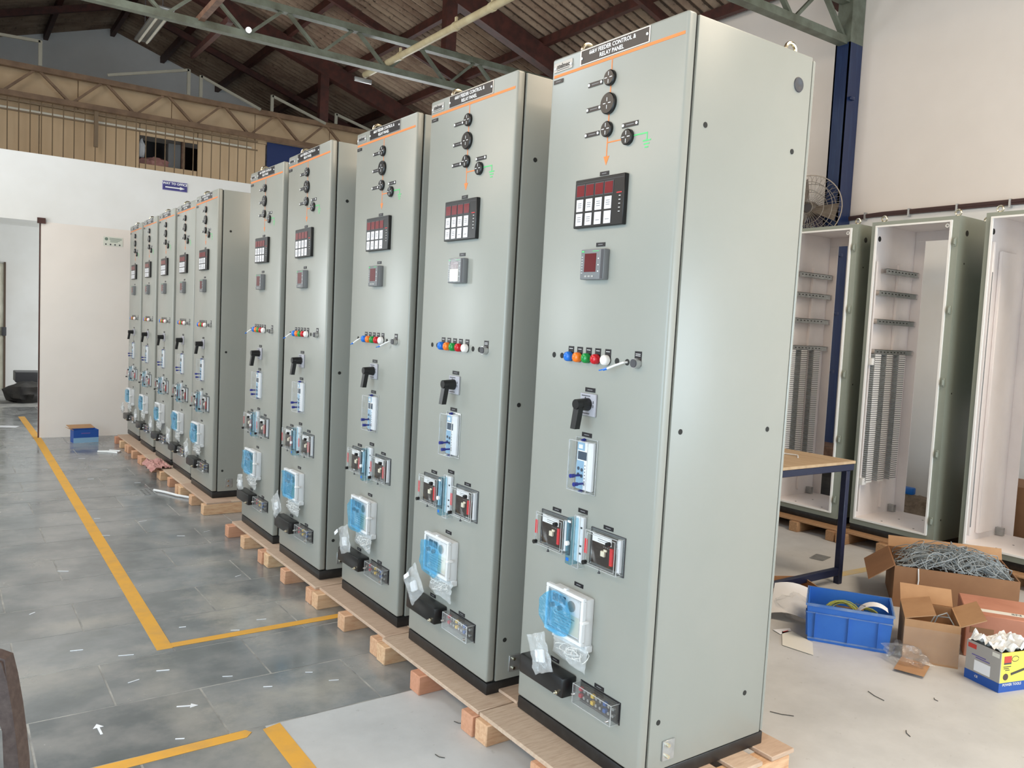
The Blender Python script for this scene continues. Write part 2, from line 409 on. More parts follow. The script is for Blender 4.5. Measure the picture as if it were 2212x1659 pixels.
for y0, y1, z0, z1 in ((YR, -2.4, 0, 9), (-2.4, -1.8, 0, 3.5), (-2.4, 5.2, 4.8, 9), (-1.8, 2.6, 2.5, 3.5), (2.6, 5.2, 0, 3.5), (7.2, 8.4, 2.65, 9), (5.2, 7.1, 0, 3.5), (5.2, 7.2, 4.8, 9), (7.1, 8.4, 0, 1.35), (8.4, 15.8, 0, 9)):
    wl.box(XL-.15, XL, y0, y1, z0, min(z1, roof_z(XL)))
struct(wl.build('wall_left', 'wall_white', None, False))
wq = MB(); wq.box(XL, -.3, YR-.15, YR, 0, 5).box(5.1, XR, YR-.15, YR, 0, 5).box(-.3, 5.1, YR-.15, YR, 3.4, 5)
wq.prism([(XL, YR-.15, 5), (XR, YR-.15, 5), (XR, YR-.15, EAVE), (XRIDGE, YR-.15, roof_z(XRIDGE)), (XL, YR-.15, roof_z(XL))], (0, .15, 0))
struct(wq.build('wall_rear', 'wall_white', None, False))
# ---- window in the right wall, glimpsed through the third empty enclosure
win = struct(B('window_1', 'girder_paint', None, XR-.03, XR-.003, 1.2, 2.24, 1.05, 2.2))
for k in range(2): B('pane', 'glass_dark', win, XR-.034, XR-.03, 1.24+k*.5, 1.70+k*.5, 1.10, 2.15)
# ---- door of the back room
dr = struct(B('door_1', 'door_paint', None, -1.75, -.80, 15.74, 15.797, 0, 2.17))
for z0, z1 in ((.06, 1.03), (1.06, 1.24), (1.27, 1.45), (1.48, 1.62), (1.65, 1.79), (1.82, 1.98), (2.0, 2.13)):
    B('door_board', 'door_paint', dr, -1.70, -.85, 15.725, 15.74, z0, z1, .004, 1)
B('door_frame', 'door_gap', dr, -.80, -.77, 15.73, 15.797, 0, 2.2)
B('door_latch', 'dark_grey', dr, -.83, -.76, 15.70, 15.74, .93, 1.08, .005)
# ---- roof
ceil_ = struct(MB().box(XRIDGE-.15, XRIDGE+.15, YR, 15.9, roof_z(XRIDGE)+.05, roof_z(XRIDGE)+.07).build('ceiling', 'roof_sheet', None, False))
L = math.hypot(1, SL)
def sheet_mesh(length, name):
    n = 6*8
    def fn(u, v): return (u*length, v*.94-.47, .029*math.sin(v*6.44*2*PI))
    return MB().grid(fn, 2, 52).mesh(name, 'roof_sheet')
half = (XR-XRIDGE)*L
sh = sheet_mesh(half/2+.08, 'roof_sheet')
for k in range(25):
    y = YR+.45 + k*.876
    for side in (1, -1):
        for q in range(2):
            x = XRIDGE + side*(q*(XR-XRIDGE)/2)
            z = roof_z(x) + .03 + (.0 if q == 0 else -.012)
            inst('roof_sheet', sh, ceil_, (x, y, z), (0, math.atan(SL), 0) if side == 1 else (0, math.atan(SL), PI))
for x in (5.25, 4.7, 3.7, 2.7, 1.7, .85, -.2, -1.3, -2.3, -3.3):
    z = roof_z(x); B('purlin', 'rust_steel', ceil_, x-.035, x+.035, YR, 15.8, z-.115, z-.005)
for y in (0.0, 3.93, 7.86, 11.8):
    for xe, x0 in ((XR, XRIDGE), (XL, XRIDGE)):
        MB().bar((x0, y, roof_z(x0)-.24), (xe, y, roof_z(xe)-.24), .14, .25).build('rafter', 'rust_steel', ceil_)
for y in (1.96, 5.9, 9.8, 13.8):
    MB().bar((XRIDGE, y, roof_z(XRIDGE)-.17), (XR, y, roof_z(XR)-.17), .06, .10).build('rafter', 'rust_steel', ceil_)
    MB().bar((XRIDGE, y, roof_z(XRIDGE)-.17), (XL, y, roof_z(XL)-.17), .06, .10).build('rafter', 'rust_steel', ceil_)

# ================================================================== LATTICE GIRDERS
def girder(y, zb, zt, label, x_nodes0, paint='girder_paint'):
    g = empty('lattice_girder', (0, y, zb)); tag(g, label, 'girder', 'lattice girders spanning the hall'); h = zt-zb
    MB().box(XL, XR-.02, -.045, .045, 0, .07).build('bottom_chord', paint, g)
    MB().box(XL, XR-.02, -.045, .045, h-.07, h).build('top_chord', paint, g)
    pitch = .8; x = x_nodes0
    while x-pitch > XL: x -= pitch
    while x < XR-.1:
        MB().bar((x-pitch*.5, 0, h-.03), (x, 0, .035), .03, .045, (0, 1, 0)).build('web_diagonal', paint, g)
        MB().bar((x, 0, .035), (min(x+pitch*.5, XR-.03), 0, h-.03), .03, .03, (0, 1, 0)).build('web_diagonal', paint, g)
        x += pitch
    for x in (3.3, -1.7):
        z = roof_z(x)-.12; MB().box(x-.07, x+.07, -.06, .06, h, z-zb-.1).build('post', 'rust_steel', g)
    return g
girder(3.80, 4.255, 4.70, 'grey-green lattice girder ending on the blue column at the upper right', 4.42)
girder(7.86, 4.33, 4.76, 'grey-green lattice girder high up with a lit lamp on it', .90)
g3 = girder(11.8, 4.18, 4.62, 'brownish lattice girder in front of the brown boarded loft', .55, 'girder_brown')
for xa, za, xb, zb_ in ((1.24, 4.98, .18, 4.68), (1.41, 4.93, 2.29, 4.62), (2.46, 4.86, 3.33, 4.60), (3.50, 4.78, 4.15, 4.62), (-.62, 4.94, -1.7, 4.90)):
    MB().box(xa-.022, xa+.022, -.08, -.05, .44, za-4.18).bar((xa, -.065, za-4.19), (xb, -.065, zb_-4.19), .03, .035).build('angle_brace', 'girder_pale', g3)
# small lit lamp on the middle girder
lm = empty('bulkhead_lamp', (.90, 7.86, 4.40)); tag(lm, 'small lit lamp fixed on the middle lattice girder', 'lamp')
MB().cyl((0, -.045, 0), (0, -.075, 0), .032, n=16).build('lamp_housing', 'lamp_body', lm)
MB().lathe([(.026, 0), (.024, .012), (.015, .022), (0, .026)], (0, -.075, 0), (0, -1, 0), 16).build('lamp_lens', 'lamp_glow', lm)
tl = empty('tube_light_fitting', (.40, 9.9, 4.86)); tag(tl, 'unlit shiny tube light fitting hanging under the dark roof', 'light fitting')
B('reflector', 'lamp_body', tl, -.09, .09, -.7, .7, .02, .05, .008)
for sx in (-.045, .045): MB().cyl((sx, -.62, -.005), (sx, .62, -.005), .014, n=10).build('tube', 'strip_pale', tl)
for sy in (-.5, .5): MB().cyl((0, sy, .05), (0, sy, roof_z(.4)-4.87), .006, n=6).build('hanger_rod', 'dark_grey', tl)
tag(MB().bar((.44, 3.9, 4.41), (.44, 7.95, 4.41), .06, .06).build('steel_angle', 'rust_angle'), 'rusty brown steel angle lying across the lattice girders', 'steel bar')
tag(MB().bar((.75, 7.9, 4.5), (1.3, 11.8, 5.2), .06, .07).build('steel_strut', 'rust_steel'), 'reddish-brown strut behind the middle girder', 'steel bar')
# cream conduit pipe along the hall
pp = empty('conduit_pipe', (2.5, 8.45, 4.44)); tag(pp, 'long cream conduit pipe running under the roof', 'pipe')
MB().cyl((0, 0, 0), (0, -6.5, 0), .038, n=14).build('pipe', 'pipe_cream', pp)
for yy in (-.9, -2.1, -2.75, -3.5, -4.6): MB().cyl((0, yy, 0), (0, yy-.05, 0), .045, n=14).box(-.01, .01, yy-.04, yy-.01, .04, .09).build('pipe_clamp', 'pipe_cream', pp)
B('end_bracket', 'alu_plate', pp, -.14, .08, -.03, 0, -.10, -.05, .004)
# ---- column
cl = empty('steel_column', (XR-.11, 3.80, 0)); tag(cl, 'dark blue steel column against the right wall', 'column')
MB().box(-.10, .10, -.075, -.06, 0, 4.27).box(-.10, .10, .06, .075, 0, 4.27).box(-.02, .02, -.06, .06, 0, 4.27).box(-.1,-.09,-.075,.075,0,4.27).build('column_shaft', 'column_blue', cl)
MB().box(-.10, .10, -.075, .075, 4.27, EAVE-.05).build('column_head', 'girder_paint', cl)
for z in (1.2, 1.75, 2.3, 3.75): B('lug', 'column_blue', cl, -.06, .0, -.10, -.075, z, z+.03, .004)
# ---- cable along the right wall
cb = empty('wall_cable', (XR-.02, 0, 2.69)); tag(cb, 'brown cable bundle clipped along the right white wall', 'cable')
MB().tube([(0, 3.85, -.02), (0, 3.4, 0), (0, 1.0, .005), (0, -2, .0)], .016, 8).tube([(0, 3.85, -.04), (0, 3.5, -.018), (0, 1, -.02), (0, -2, -.02)], .011, 8).build('cable', 'cable_brown', cb)
for k in range(9): MB().box(-.02, .014, 3.55-k*.42, 3.565-k*.42, -.05, .022).build('clip', 'alu_plate', cb)

# ================================================================== LOFT WITH BROWN BOARDS
loft = struct(B('wall_loft', 'board_brown', None, XL, XR, 12.06, 12.08, 4.16, 4.60))
def lboard(x0, x1, z0, z1, m='board_brown'): B('board', m, loft, x0+.004, x1-.004, 12.03+random.uniform(0, .006), 12.06, z0, z1, .003, 1)
x = XL
while x < XR-.01:
    x1 = min(x+1.22, XR); lboard(x, x1, 4.17, 4.60); x = x1
for a, b_ in ((XL, -3.0), (-3.0, -1.8), (-1.8, -.6), (-.6, .655)): lboard(a, b_, 2.9, 4.165)
lboard(.655, 1.455, 4.0, 4.165); lboard(.655, 1.455, 2.9, 3.6); lboard(1.455, 2.05, 2.9, 4.165); lboard(2.05, 2.48, 2.9, 4.165)
B('loft_floor', 'wall_white', loft, XL, XR, 12.08, 15.8, 2.85, 2.9)
B('pale_trunking', 'strip_pale', loft, -3, 2.25, 11.99, 12.03, 4.045, 4.085, .004, 1)
tag(B('blue_sheeting', 'blue_sheet', None, 2.49, 5.0, 12.0, 12.02, 2.9, 4.2), 'dark blue sheeting hung beside the brown loft boards', 'sheet')
gr = empty('security_grille', (0, 11.86, 2.9)); tag(gr, 'thin vertical steel bars in front of the brown loft', 'grille')
bar_me = MB().cyl((0, 0, 0), (0, 0, 1.28), .0075, n=6).mesh('grille_bar', 'bar_steel')
for k in range(42): inst('bar', bar_me, gr, (-3.05+k*.1295, 0, 0))
MB().bar((-3.2, .01, 1.25), (2.3, .01, 1.25), .02, .03).build('rail', 'bar_steel', gr)
MB().bar((-3.2, .01, 1.12), (2.3, .01, 1.12), .02, .02).build('rail', 'bar_steel', gr)
B('rail_post', 'bar_steel', gr, .04, .09, -.03, .02, .80, 1.3)
# things seen inside the loft window
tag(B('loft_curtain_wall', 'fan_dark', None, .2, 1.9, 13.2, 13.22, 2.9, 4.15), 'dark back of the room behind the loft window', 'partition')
tag(B('wardrobe', 'meter_grey', None, 1.10, 1.28, 12.3, 12.6, 2.9, 4.0, .01), 'light grey cupboard inside the loft window', 'cupboard')
tag(B('brown_post', 'rust_angle', None, 1.29, 1.34, 12.3, 12.36, 2.9, 4.05), 'red-brown post beside the cupboard in the loft window', 'post')
def crumple(name, m, c, sx, sy, sz, seed, amp=.35, n=10):
    b = MB()
    def fn(u, v):
        th = 2*PI*u; ph = PI*v
        d = Vector((math.sin(ph)*math.cos(th), math.sin(ph)*math.sin(th), math.cos(ph)))
        k = 1+amp*noise.noise(d*2.1+Vector((seed, seed*.7, 0)))+amp*.5*noise.noise(d*5+Vector((seed, 0, 3)))
        return (d.x*sx*k, d.y*sy*k, max(d.z*sz*k, -sz*.82))
    b.grid(fn, n*2, n); bmesh.ops.remove_doubles(b.bm, verts=b.bm.verts, dist=1e-5)
    o = b.build(name, m); o.location = c; return o
tag(crumple('hanging_clothes', 'paper', (.74, 12.4, 3.86), .06, .05, .14, 1.3), 'white cloth hanging in the left of the loft window', 'cloth')
tag(crumple('bedding', 'rag_pink', (.93, 12.35, 3.66), .22, .12, .10, 2.7), 'pinkish bedding heaped inside the loft window', 'bedding')

# ================================================================== SIGNS ON THE FAR WALL
FT = Matrix(((1, 0, 0, 0), (0, 0, -1, 0), (0, 1, 0, 0), (0, 0, 0, 1)))      # lettering facing -Y
PT = Matrix(((0, 0, -1, 0), (-1, 0, 0, 0), (0, 1, 0, 0), (0, 0, 0, 1)))     # lettering facing -X
sg = empty('direction_sign', (.601, YF, 2.973)); tag(sg, 'small purple-blue direction sign with white arrow on the far wall', 'sign')
B('sign_board', 'sign_border', sg, -.139, .139, -.012, -.001, -.052, .052, .002, 1)
B('sign_face', 'sign_blue', sg, -.132, .132, -.014, -.012, -.046, .046)
MB().text('WAY TO OFFICE', .037, Matrix.Translation((0, -.0146, .026)) @ FT, .0012).build('lettering', 'white_ink', sg, False)
MB().prism([(-.11, -.0142, -.012), (.055, -.0142, -.012), (.055, -.0142, -.001), (.11, -.0142, -.019), (.055, -.0142, -.037), (.055, -.0142, -.026), (-.11, -.0142, -.026)], (0, -.0012, 0)).build('arrow', 'white_ink', sg, False)
nt_ = empty('wall_notice', (-.06, YF-.003, 2.253)); tag(nt_, 'small pale printed notice with round emblem stuck on the far wall', 'notice')
B('notice_sheet', 'notice', nt_, -.102, .102, -.004, -.001, -.052, .052)
MB().cyl((-.07, -.004, .025), (-.07, -.0052, .025), .018, n=16).build('emblem', 'notice_ink', nt_)
for k, (a, b_) in enumerate(((-.04, .09), (-.04, .09), (-.03, .07), (-.03, .05))): B('print_line', 'notice_ink', nt_, a, b_, -.005, -.004, .032-k*.013, .038-k*.013)
for k in range(4): MB().cyl((-.075+k*.048, -.004, -.035), (-.075+k*.048, -.0052, -.035), .009, n=10).build('print_dot', 'dark_grey', nt_)

# ================================================================== RELAY PANELS
PW, PD, PH, PLH, ZP = .6236, .593, 2.300, .045, .095
def U(u): return PW/2-u
def make_panel():
    R = empty('relay_panel')
    def pb(name, m, u0, u1, h0, h1, x0, x1, parent=None, bev=0, seg=2):
        return B(name, m, parent or R, x0, x1, U(u1), U(u0), h0, h1, bev, seg)
    def edges(u0, u1, h0, h1, x0, x1, parent, t=.0011, m='clear_edge'):
        b = MB(); ys = (U(u1), U(u0))
        for y in ys:
            b.bar((x0, y, h0), (x0, y, h1), 2*t, 2*t)
            for h in (h0, h1): b.bar((x0, y, h), (x1, y, h), 1.6*t, 1.6*t)
        for h in (h0, h1): b.bar((x0, ys[0], h), (x0, ys[1], h), 2*t, 2*t)
        return b.build('cover_edges', m, parent)
    hw = PW/2
    # carcass
    MB().box(.004, PD, -hw, hw, 0, PLH, .003).build('plinth', 'plinth_black', R)
    MB().box(.03, PD-.02, -hw+.008, hw-.008, PLH, PH-.006).build('inner_frame', 'seam_dark', R)
    MB().box(.0, .037, -hw, hw, PLH+.004, PH, .009, 3).build('door', 'panel_paint', R)
    MB().box(.043, PD-.017, -hw, hw, PLH+.001, PH-.004, .004, 2).build('body', 'panel_paint', R)
    MB().box(PD-.014, PD, -hw, hw, PLH+.004, PH-.012, .005, 2).build('rear_cover', 'panel_paint', R)
    for sx, z in ((.097, 1.997), (.504, 1.987), (.083, 1.099), (.490, 1.094), (.076, .203), (.480, .206)):
        for sy in (-1, 1): MB().cyl((sx, sy*hw, z), (sx, sy*(hw+.0012), z), .0085, n=12).build('hole_plug', 'seam_dark', R)
    gm = MB().lathe([(.024, 0), (.022, .003), (.014, .003), (.010, .001), (0, .001)], (.511, -hw, 2.197), (0, -1, 0), 20).build('cable_grommet', 'dark_grey', R)
    br = MB().box(.099, .150, -hw-.006, -hw, .074, .138, .001, 1).build('coupling_bracket', 'zinc', R)
    for z in (.088, .124): MB().cyl((.118, -hw-.006, z), (.118, -hw-.014, z), .006, n=8).build('bolt', 'nickel_bright', br)
    for (x, u) in ((.06, .115), (.517, PW-.045)):
        e = MB().cyl((x, U(u), PH-.004), (x, U(u), PH+.010), .012, n=12)
        pts = [(x+.026*math.cos(a), U(u), PH+.014+.024*math.sin(a)) for a in [2*PI*k/18 for k in range(19)]]
        e.tube(pts, .0062, 8).build('eye_bolt', 'nickel_bright', R)
    # top plates
    n = pb('name_plate', 'silver', .153, .474, 2.245, 2.2925, -.0025, 0)
    pb('plate_face', 'black_plate', .158, .469, 2.2475, 2.290, -.0032, -.0025, n)
    MB().text('66kV FEEDER CONTROL &', .0185, Matrix.Translation((-.0037, U(.306), 2.2775)) @ PT, .0004).build('lettering', 'white_ink', n, False)
    MB().text('RELAY PANEL', .0185, Matrix.Translation((-.0037, U(.306), 2.2585)) @ PT, .0004).build('lettering', 'white_ink', n, False)
    for u, h in ((.163, 2.266), (.464, 2.270)): MB().cyl((-.0032, U(u), h), (-.0055, U(u), h), .0042, n=10).build('rivet', 'white_ink', n)
    n = pb('maker_plate', 'alu_plate', .014, .111, 2.251, 2.281, -.002, 0)
    MB().text('stelmec', .022, Matrix.Translation((-.0026, U(.063), 2.268)) @ PT, .0006).build('lettering', 'black_plate', n, False)
    pb('underline', 'dark_grey', .030, .095, 2.2555, 2.2575, -.0025, -.002, n)
    for u in (.021, .105): MB().cyl((-.002, U(u), 2.264), (-.0045, U(u), 2.264), .0042, n=10).build('rivet', 'white_ink', n)
    pb('busbar_stripe', 'orange', .014, .6145, 2.2335, 2.2425, -.0008, 0)
    def small_tag(u, h, w=.042, hh=.0125):
        t = pb('device_tag', 'black_plate', u-w/2, u+w/2, h-hh/2, h+hh/2, -.002, 0)
        pb('print_line', 'grey_ink', u-w*.25, u+w*.25, h-.0014, h+.0014, -.0024, -.002, t)
        return t
    def screw_tag(u, h):
        t = small_tag(u, h, .070, .0145)
        for s in (-1, 1): MB().cyl((-.002, U(u+s*.0295), h), (-.004, U(u+s*.0295), h), .0045, n=10).build('rivet', 'white_ink', t)
    small_tag(.040, 2.219, .050, .013)
    # mimic diagram
    for h0, h1 in ((2.199, 2.2335), (2.129, 2.151), (2.041, 2.063), (1.933, 1.993)): pb('mimic_line', 'orange', .3075, .3115, h0, h1, -.0008, 0)
    MB().prism([(0, U(.296), 1.934), (0, U(.323), 1.934), (0, U(.3095), 1.906)], (-.0008, 0, 0)).build('mimic_arrow', 'orange', R, False)
    pb('mimic_line', 'orange', .311, .384, 1.974, 1.978, -.0008, 0)
    pb('earth_line', 'green_paint', .430, .489, 1.978, 1.982, -.0008, 0); pb('earth_line', 'green_paint', .485, .489, 1.959, 1.978, -.0008, 0)
    for k, wd in enumerate((.034, .024, .015)): pb('earth_line', 'green_paint', .487-wd/2, .487+wd/2, 1.9555-k*.0098, 1.9595-k*.0098, -.0008, 0)
    for u, h, r in ((.309, 2.175, .0245), (.309, 2.096, .0335), (.309, 2.017, .0245), (.406, 1.978, .0245)):
        d = MB().lathe([(r, 0), (r, .009), (r-.003, .012), (0, .012)], (0, U(u), h), (-1, 0, 0), 28).build('semaphore_indicator', 'black_plastic', R)
        for a in range(4):
            c, s = math.cos(a*PI/2), math.sin(a*PI/2); r0, r1 = .006, .0175
            q = [(-.0121, U(u)+c*r0-s*.0011, h+s*r0+c*.0011), (-.0121, U(u)+c*r1-s*.0011, h+s*r1+c*.0011), (-.0121, U(u)+c*r1+s*.0011, h+s*r1-c*.0011), (-.0121, U(u)+c*r0+s*.0011, h+s*r0-c*.0011)]
            MB().prism(q, (-.0006, 0, 0)).build('cross_mark', 'white_ink', d, False)
    screw_tag(.236, 2.172); screw_tag(.235, 2.093); screw_tag(.234, 2.013); screw_tag(.411, 2.016)
    # annunciator
    small_tag(.306, 1.881)
    a = pb('annunciator', 'black_plastic', .183, .420, 1.7135, 1.869, -.016, 0, None, .002, 1)
    pb('bezel_groove', 'dark_grey', .187, .416, 1.857, 1.8585, -.0166, -.016, a)
    for c in range(4):
        u0 = .1945+c*.0455
        pb('alarm_frame', 'dark_grey', u0-.003, u0+.0395, 1.8115, 1.8525, -.0168, -.016, a)
        pb('alarm_window', 'window_red', u0, u0+.0365, 1.8145, 1.8495, -.0176, -.0168, a)
        for rr in range(2):
            h0 = 1.7660-rr*.0450
            wn = pb('alarm_window', 'window_white', u0+.002, u0+.0335, h0, h0+.0385, -.0176, -.016, a)
            for q in range(3 if (c < 2 or rr == 0) else 1): pb('print_line', 'grey_ink', u0+.009, u0+.027, h0+.012+q*.0065, h0+.0142+q*.0065, -.0181, -.0176, a)
    pb('led_bar', 'label_red', .386, .409, 1.8105, 1.8135, -.0168, -.016, a)
    for k in range(5): pb('mark', 'white_ink', .397, .405, 1.801-k*.012, 1.8028-k*.012, -.0168, -.016, a)
    # multifunction meter
    small_tag(.309, 1.658)
    m = pb('panel_meter', 'meter_grey', .242, .354, 1.546, 1.642, -.024, 0, None, .003, 2)
    pb('bezel_edge', 'dark_grey', .340, .352, 1.548, 1.640, -.0248, -.024, m)
    pb('meter_screen', 'screen_red', .262, .318, 1.570, 1.6285, -.0248, -.024, m)
    pb('maker_mark', 'green_paint', .247, .259, 1.6325, 1.6375, -.0248, -.024, m); pb('maker_mark', 'green_paint', .300, .330, 1.6345, 1.6365, -.0248, -.024, m)
    for k in range(7): pb('mark', 'white_ink', .2475, .2535, 1.566+k*.0085, 1.5675+k*.0085, -.0248, -.024, m)
    for k in range(3): pb('mark', 'white_ink', .327, .331, 1.570+k*.020, 1.5735+k*.020, -.0248, -.024, m)
    for k in range(3): pb('key', 'alu_plate', .266+k*.016, .277+k*.016, 1.5535, 1.559, -.0252, -.024, m)
    # lamp row
    for u, nm in ((.192, 'lamp_blue'), (.237, 'lamp_orange'), (.282, 'lamp_green'), (.327, 'lamp_red'), (.375, 'lamp_white')):
        t = pb('lamp_tag', 'black_plate', u-.0125, u+.0145, 1.290, 1.3285, -.0015, 0)
        pb('print_line', 'white_ink', u-.008, u+.010, 1.320, 1.3215, -.0019, -.0015, t)
        lp = MB().lathe([(.0165, 0), (.0165, .004)], (-.0015, U(u), 1.294), (-1, 0, 0), 20).build('lamp_collar', 'black_plastic', R)
        MB().lathe([(.0165, 0), (.0165, .010), (.0150, .016), (.0105, .0195), (0, .0205)], (-.004, U(u), 1.294), (-1, 0, 0), 22).build('indicator_lamp', nm, R)
    for u, r in ((.102, .0095), (.145, .0095), (.419, .0100), (.465, .0100)):
        MB().cyl((.0, U(u), 1.294), (-.0008, U(u), 1.294), r, n=18).build('hole', 'seam_dark', R)
    t = pb('lamp_tag', 'black_plate', .497, .526, 1.286, 1.330, -.0015, 0); pb('print_line', 'white_ink', .501, .522, 1.321, 1.3225, -.0019, -.0015, t); pb('print_line', 'white_ink', .501, .522, 1.316, 1.3175, -.0019, -.0015, t)
    k = MB().cyl((-.0015, U(.512), 1.294), (-.019, U(.512), 1.294), .0155, n=20).build('push_button', 'silver', R)
    MB().cyl((-.019, U(.512), 1.294), (-.022, U(.512), 1.294), .0125, n=20).build('button_cap', 'dark_grey', k)
    # control switch
    small_tag(.302, 1.1925, .048, .014)
    s = pb('control_switch', 'switch_plate', .262, .339, 1.108, 1.181, -.008, 0, None, .002, 1)
    for h in (1.173, 1.116): pb('print_line', 'dark_grey', .270, .312, h-.0015, h+.0015, -.0085, -.008, s)
    for h in (1.137, 1.150): pb('print_line', 'dark_grey', .326, .330, h, h+.009, -.0085, -.008, s)
    MB().prism([(-.0082, U(.283), 1.160), (-.0082, U(.295), 1.160), (-.0082, U(.289), 1.170)], (-.0008, 0, 0)).build('pointer_mark', 'black_plate', s, False)
    hd = MB().cyl((-.008, U(.302), 1.146), (-.040, U(.302), 1.146), .021, .0185, 22)
    hd.prism([(-.034, U(.2885), 1.150), (-.034, U(.3155), 1.150), (-.046, U(.314), 1.068), (-.046, U(.290), 1.068)], (-.020, 0, 0))
    hd.cyl((-.030, U(.302), 1.147), (-.060, U(.302), 1.147), .0185, .0160, 22).build('handle', 'black_plastic', s)
    # numerical relay under a clear cover
    small_tag(.299, 1.0455, .048, .014)
    q = pb('protection_relay', 'relay_white', .270, .347, .866, 1.024, -.012, 0, None, .002, 1)
    pb('keypad_strip', 'relay_blue', .2705, .306, .868, 1.022, -.0128, -.012, q)
    pb('label_window', 'white_ink', .277, .297, 1.000, 1.013, -.0134, -.0128, q)
    pb('lcd_frame', 'white_ink', .2725, .324, .9605, .9945, -.0132, -.012, q); pb('lcd_screen', 'lcd_dark', .2755, .321, .9640, .9910, -.0138, -.0132, q)
    for u, h in ((.281, .934), (.298, .931), (.281, .914), (.298, .911)): MB().cyl((-.0128, U(u), h), (-.0140, U(u), h), .0058, n=12).build('key', 'lcd_dark', q)
    for kk in range(7): pb('led_mark', 'dark_grey', .310, .3135, .945-kk*.0105, .9485-kk*.0105, -.0128, -.012, q)
    pb('cover_flange', 'clear_cover', .250, .357, .857, 1.034, -.003, -.0002, q, .001, 1)
    pb('clear_cover', 'clear_cover', .256, .351, .863, 1.028, -.038, -.003, q, .004, 1); edges(.257, .350, .864, 1.027, -.0378, -.001, q); edges(.250, .357, .857, 1.034, -.003, -.0005, q)
    for u, h in ((.293, .913), (.312, .889)):
        MB().cyl((-.016, U(u), h), (-.046, U(u), h), .0035, n=10).cyl((-.040, U(u), h), (-.056, U(u), h), .0062, .0068, 12).build('sealing_pin', 'pin_blue', q)
    for h in (1.0285, .8605): MB().cyl((-.003, U(.292), h), (-.018, U(.292), h), .0058, .002, 10).build('sealing_pin', 'pin_blue', q)
    # auxiliary relays in clear boxes + test block
    small_tag(.168, .7695, .045, .0125); small_tag(.303, .7945, .046, .014); small_tag(.430, .7685, .045, .0125)
    for u0 in (.087, .351):
        z = pb('auxiliary_relay', 'relay_dark', u0+.020, u0+.140, .648, .744, -.014, 0)
        pb('mounting_rim', 'smoke_cover', u0+.001, u0+.160, .6335, .7555, -.002, -.0002, z); edges(u0+.001, u0+.160, .6335, .7555, -.002, -.0004, z, .0013, 'dark_grey')
        pb('name_strip', 'white_ink', u0+.022, u0+.112, .718, .742, -.0146, -.014, z)
        pb('print_line', 'grey_ink', u0+.048, u0+.100, .729, .731, -.0150, -.0146, z); pb('print_line', 'grey_ink', u0+.048, u0+.094, .723, .7245, -.0150, -.0146, z)
        pb('warning_label', 'label_red', u0+.112, u0+.124, .660, .714, -.0205, -.014, z)
        pb('side_plate', 'relay_white', u0+.138, u0+.150, .645, .748, -.012, -.002, z)
        pb('contact_block', 'cream_plastic', u0+.070, u0+.088, .680, .697, -.022, -.014, z, .001, 1); pb('contact_block', 'cream_plastic', u0+.080, u0+.094, .697, .703, -.018, -.014, z)
        for kk in range(4): pb('terminal_mark', 'grey_ink', u0+.075+kk*.009, u0+.079+kk*.009, .708, .711, -.0145, -.014, z)
        pb('clear_cover', 'clear_cover', u0+.003, u0+.157, .6365, .7525, -.030, -.002, z, .006, 2); edges(u0+.005, u0+.155, .6385, .7505, -.0296, -.002, z)
        edges(u0+.014, u0+.146, .646, .743, -.0318, -.030, z, .0008)
        pb('warning_label', 'label_red', u0+.004, u0+.017, .675, .722, -.0308, -.0302, z)
        for du, h in ((.014, .647), (.120, .731)): MB().cyl((-.030, U(u0+du), h), (-.043, U(u0+du), h), .0072, n=12).build('thumb_screw', 'black_plastic', z)
        MB().cyl((-.018, U(u0+.066), .6365), (-.018, U(u0+.066), .625), .0022, n=8).cyl((-.018, U(u0+.066), .625), (-.018, U(u0+.066), .622), .0048, n=8).build('reset_plunger', 'dark_grey', z)
    t = pb('test_block', 'relay_white', .284, .324, .628, .778, -.014, 0, None, .002, 1)
    for h in (.655, .680, .740): pb('print_line', 'dark_grey', .310, .320, h, h+.006, -.0145, -.014, t)
    pb('blue_cover', 'blue_cover', .272, .300, .618, .772, -.042, -.001, t, .003, 1)
    pb('clear_cover', 'clear_cover', .300, .330, .613, .786, -.032, -.001, t, .003, 1); edges(.301, .329, .614, .785, -.0318, -.001, t)
    MB().cyl((-.042, U(.286), .689), (-.050, U(.286), .689), .0078, n=14).build('cover_knob', 'white_ink', t)
    pb('maker_mark', 'lamp_blue', .280, .293, .630, .641, -.0428, -.042, t); pb('name_strip', 'white_ink', .279, .294, .757, .764, -.0428, -.042, t)
    # energy meter
    small_tag(.305, .5485, .044, .013)
    e = pb('energy_meter', 'meter_white', .208, .386, .372, .527, -.038, 0, None, .004, 2)
    fr = MB()
    for u0, u1, h0, h1 in ((.198, .390, .523, .535), (.198, .390, .377, .389), (.198, .210, .389, .523), (.378, .390, .389, .523)): fr.box(-.052, -.036, U(u1), U(u0), h0, h1, .002, 1)
    fr.build('front_frame', 'meter_white', e)
    pb('dial_plate', 'relay_white', .212, .376, .391, .521, -.0405, -.038, e)
    pb('print_area', 'notice', .222, .366, .395, .460, -.0409, -.0405, e)
    for kk in range(5): pb('print_line', 'grey_ink', .232, .300+.01*kk, .404+kk*.010, .4062+kk*.010, -.0413, -.0409, e)
    pb('lcd_screen', 'lcd_dark', .222, .290, .481, .507, -.0412, -.0405, e); pb('lcd_split', 'relay_white', .254, .257, .481, .507, -.0416, -.0412, e)
    MB().cyl((-.0405, U(.322), .488), (-.0440, U(.322), .488), .018, n=20).build('optical_port', 'alu_plate', e)
    for u in (.228, .268): MB().cyl((-.0405, U(u), .466), (-.052, U(u), .466), .0085, n=14).build('push_knob', 'dark_grey', e)
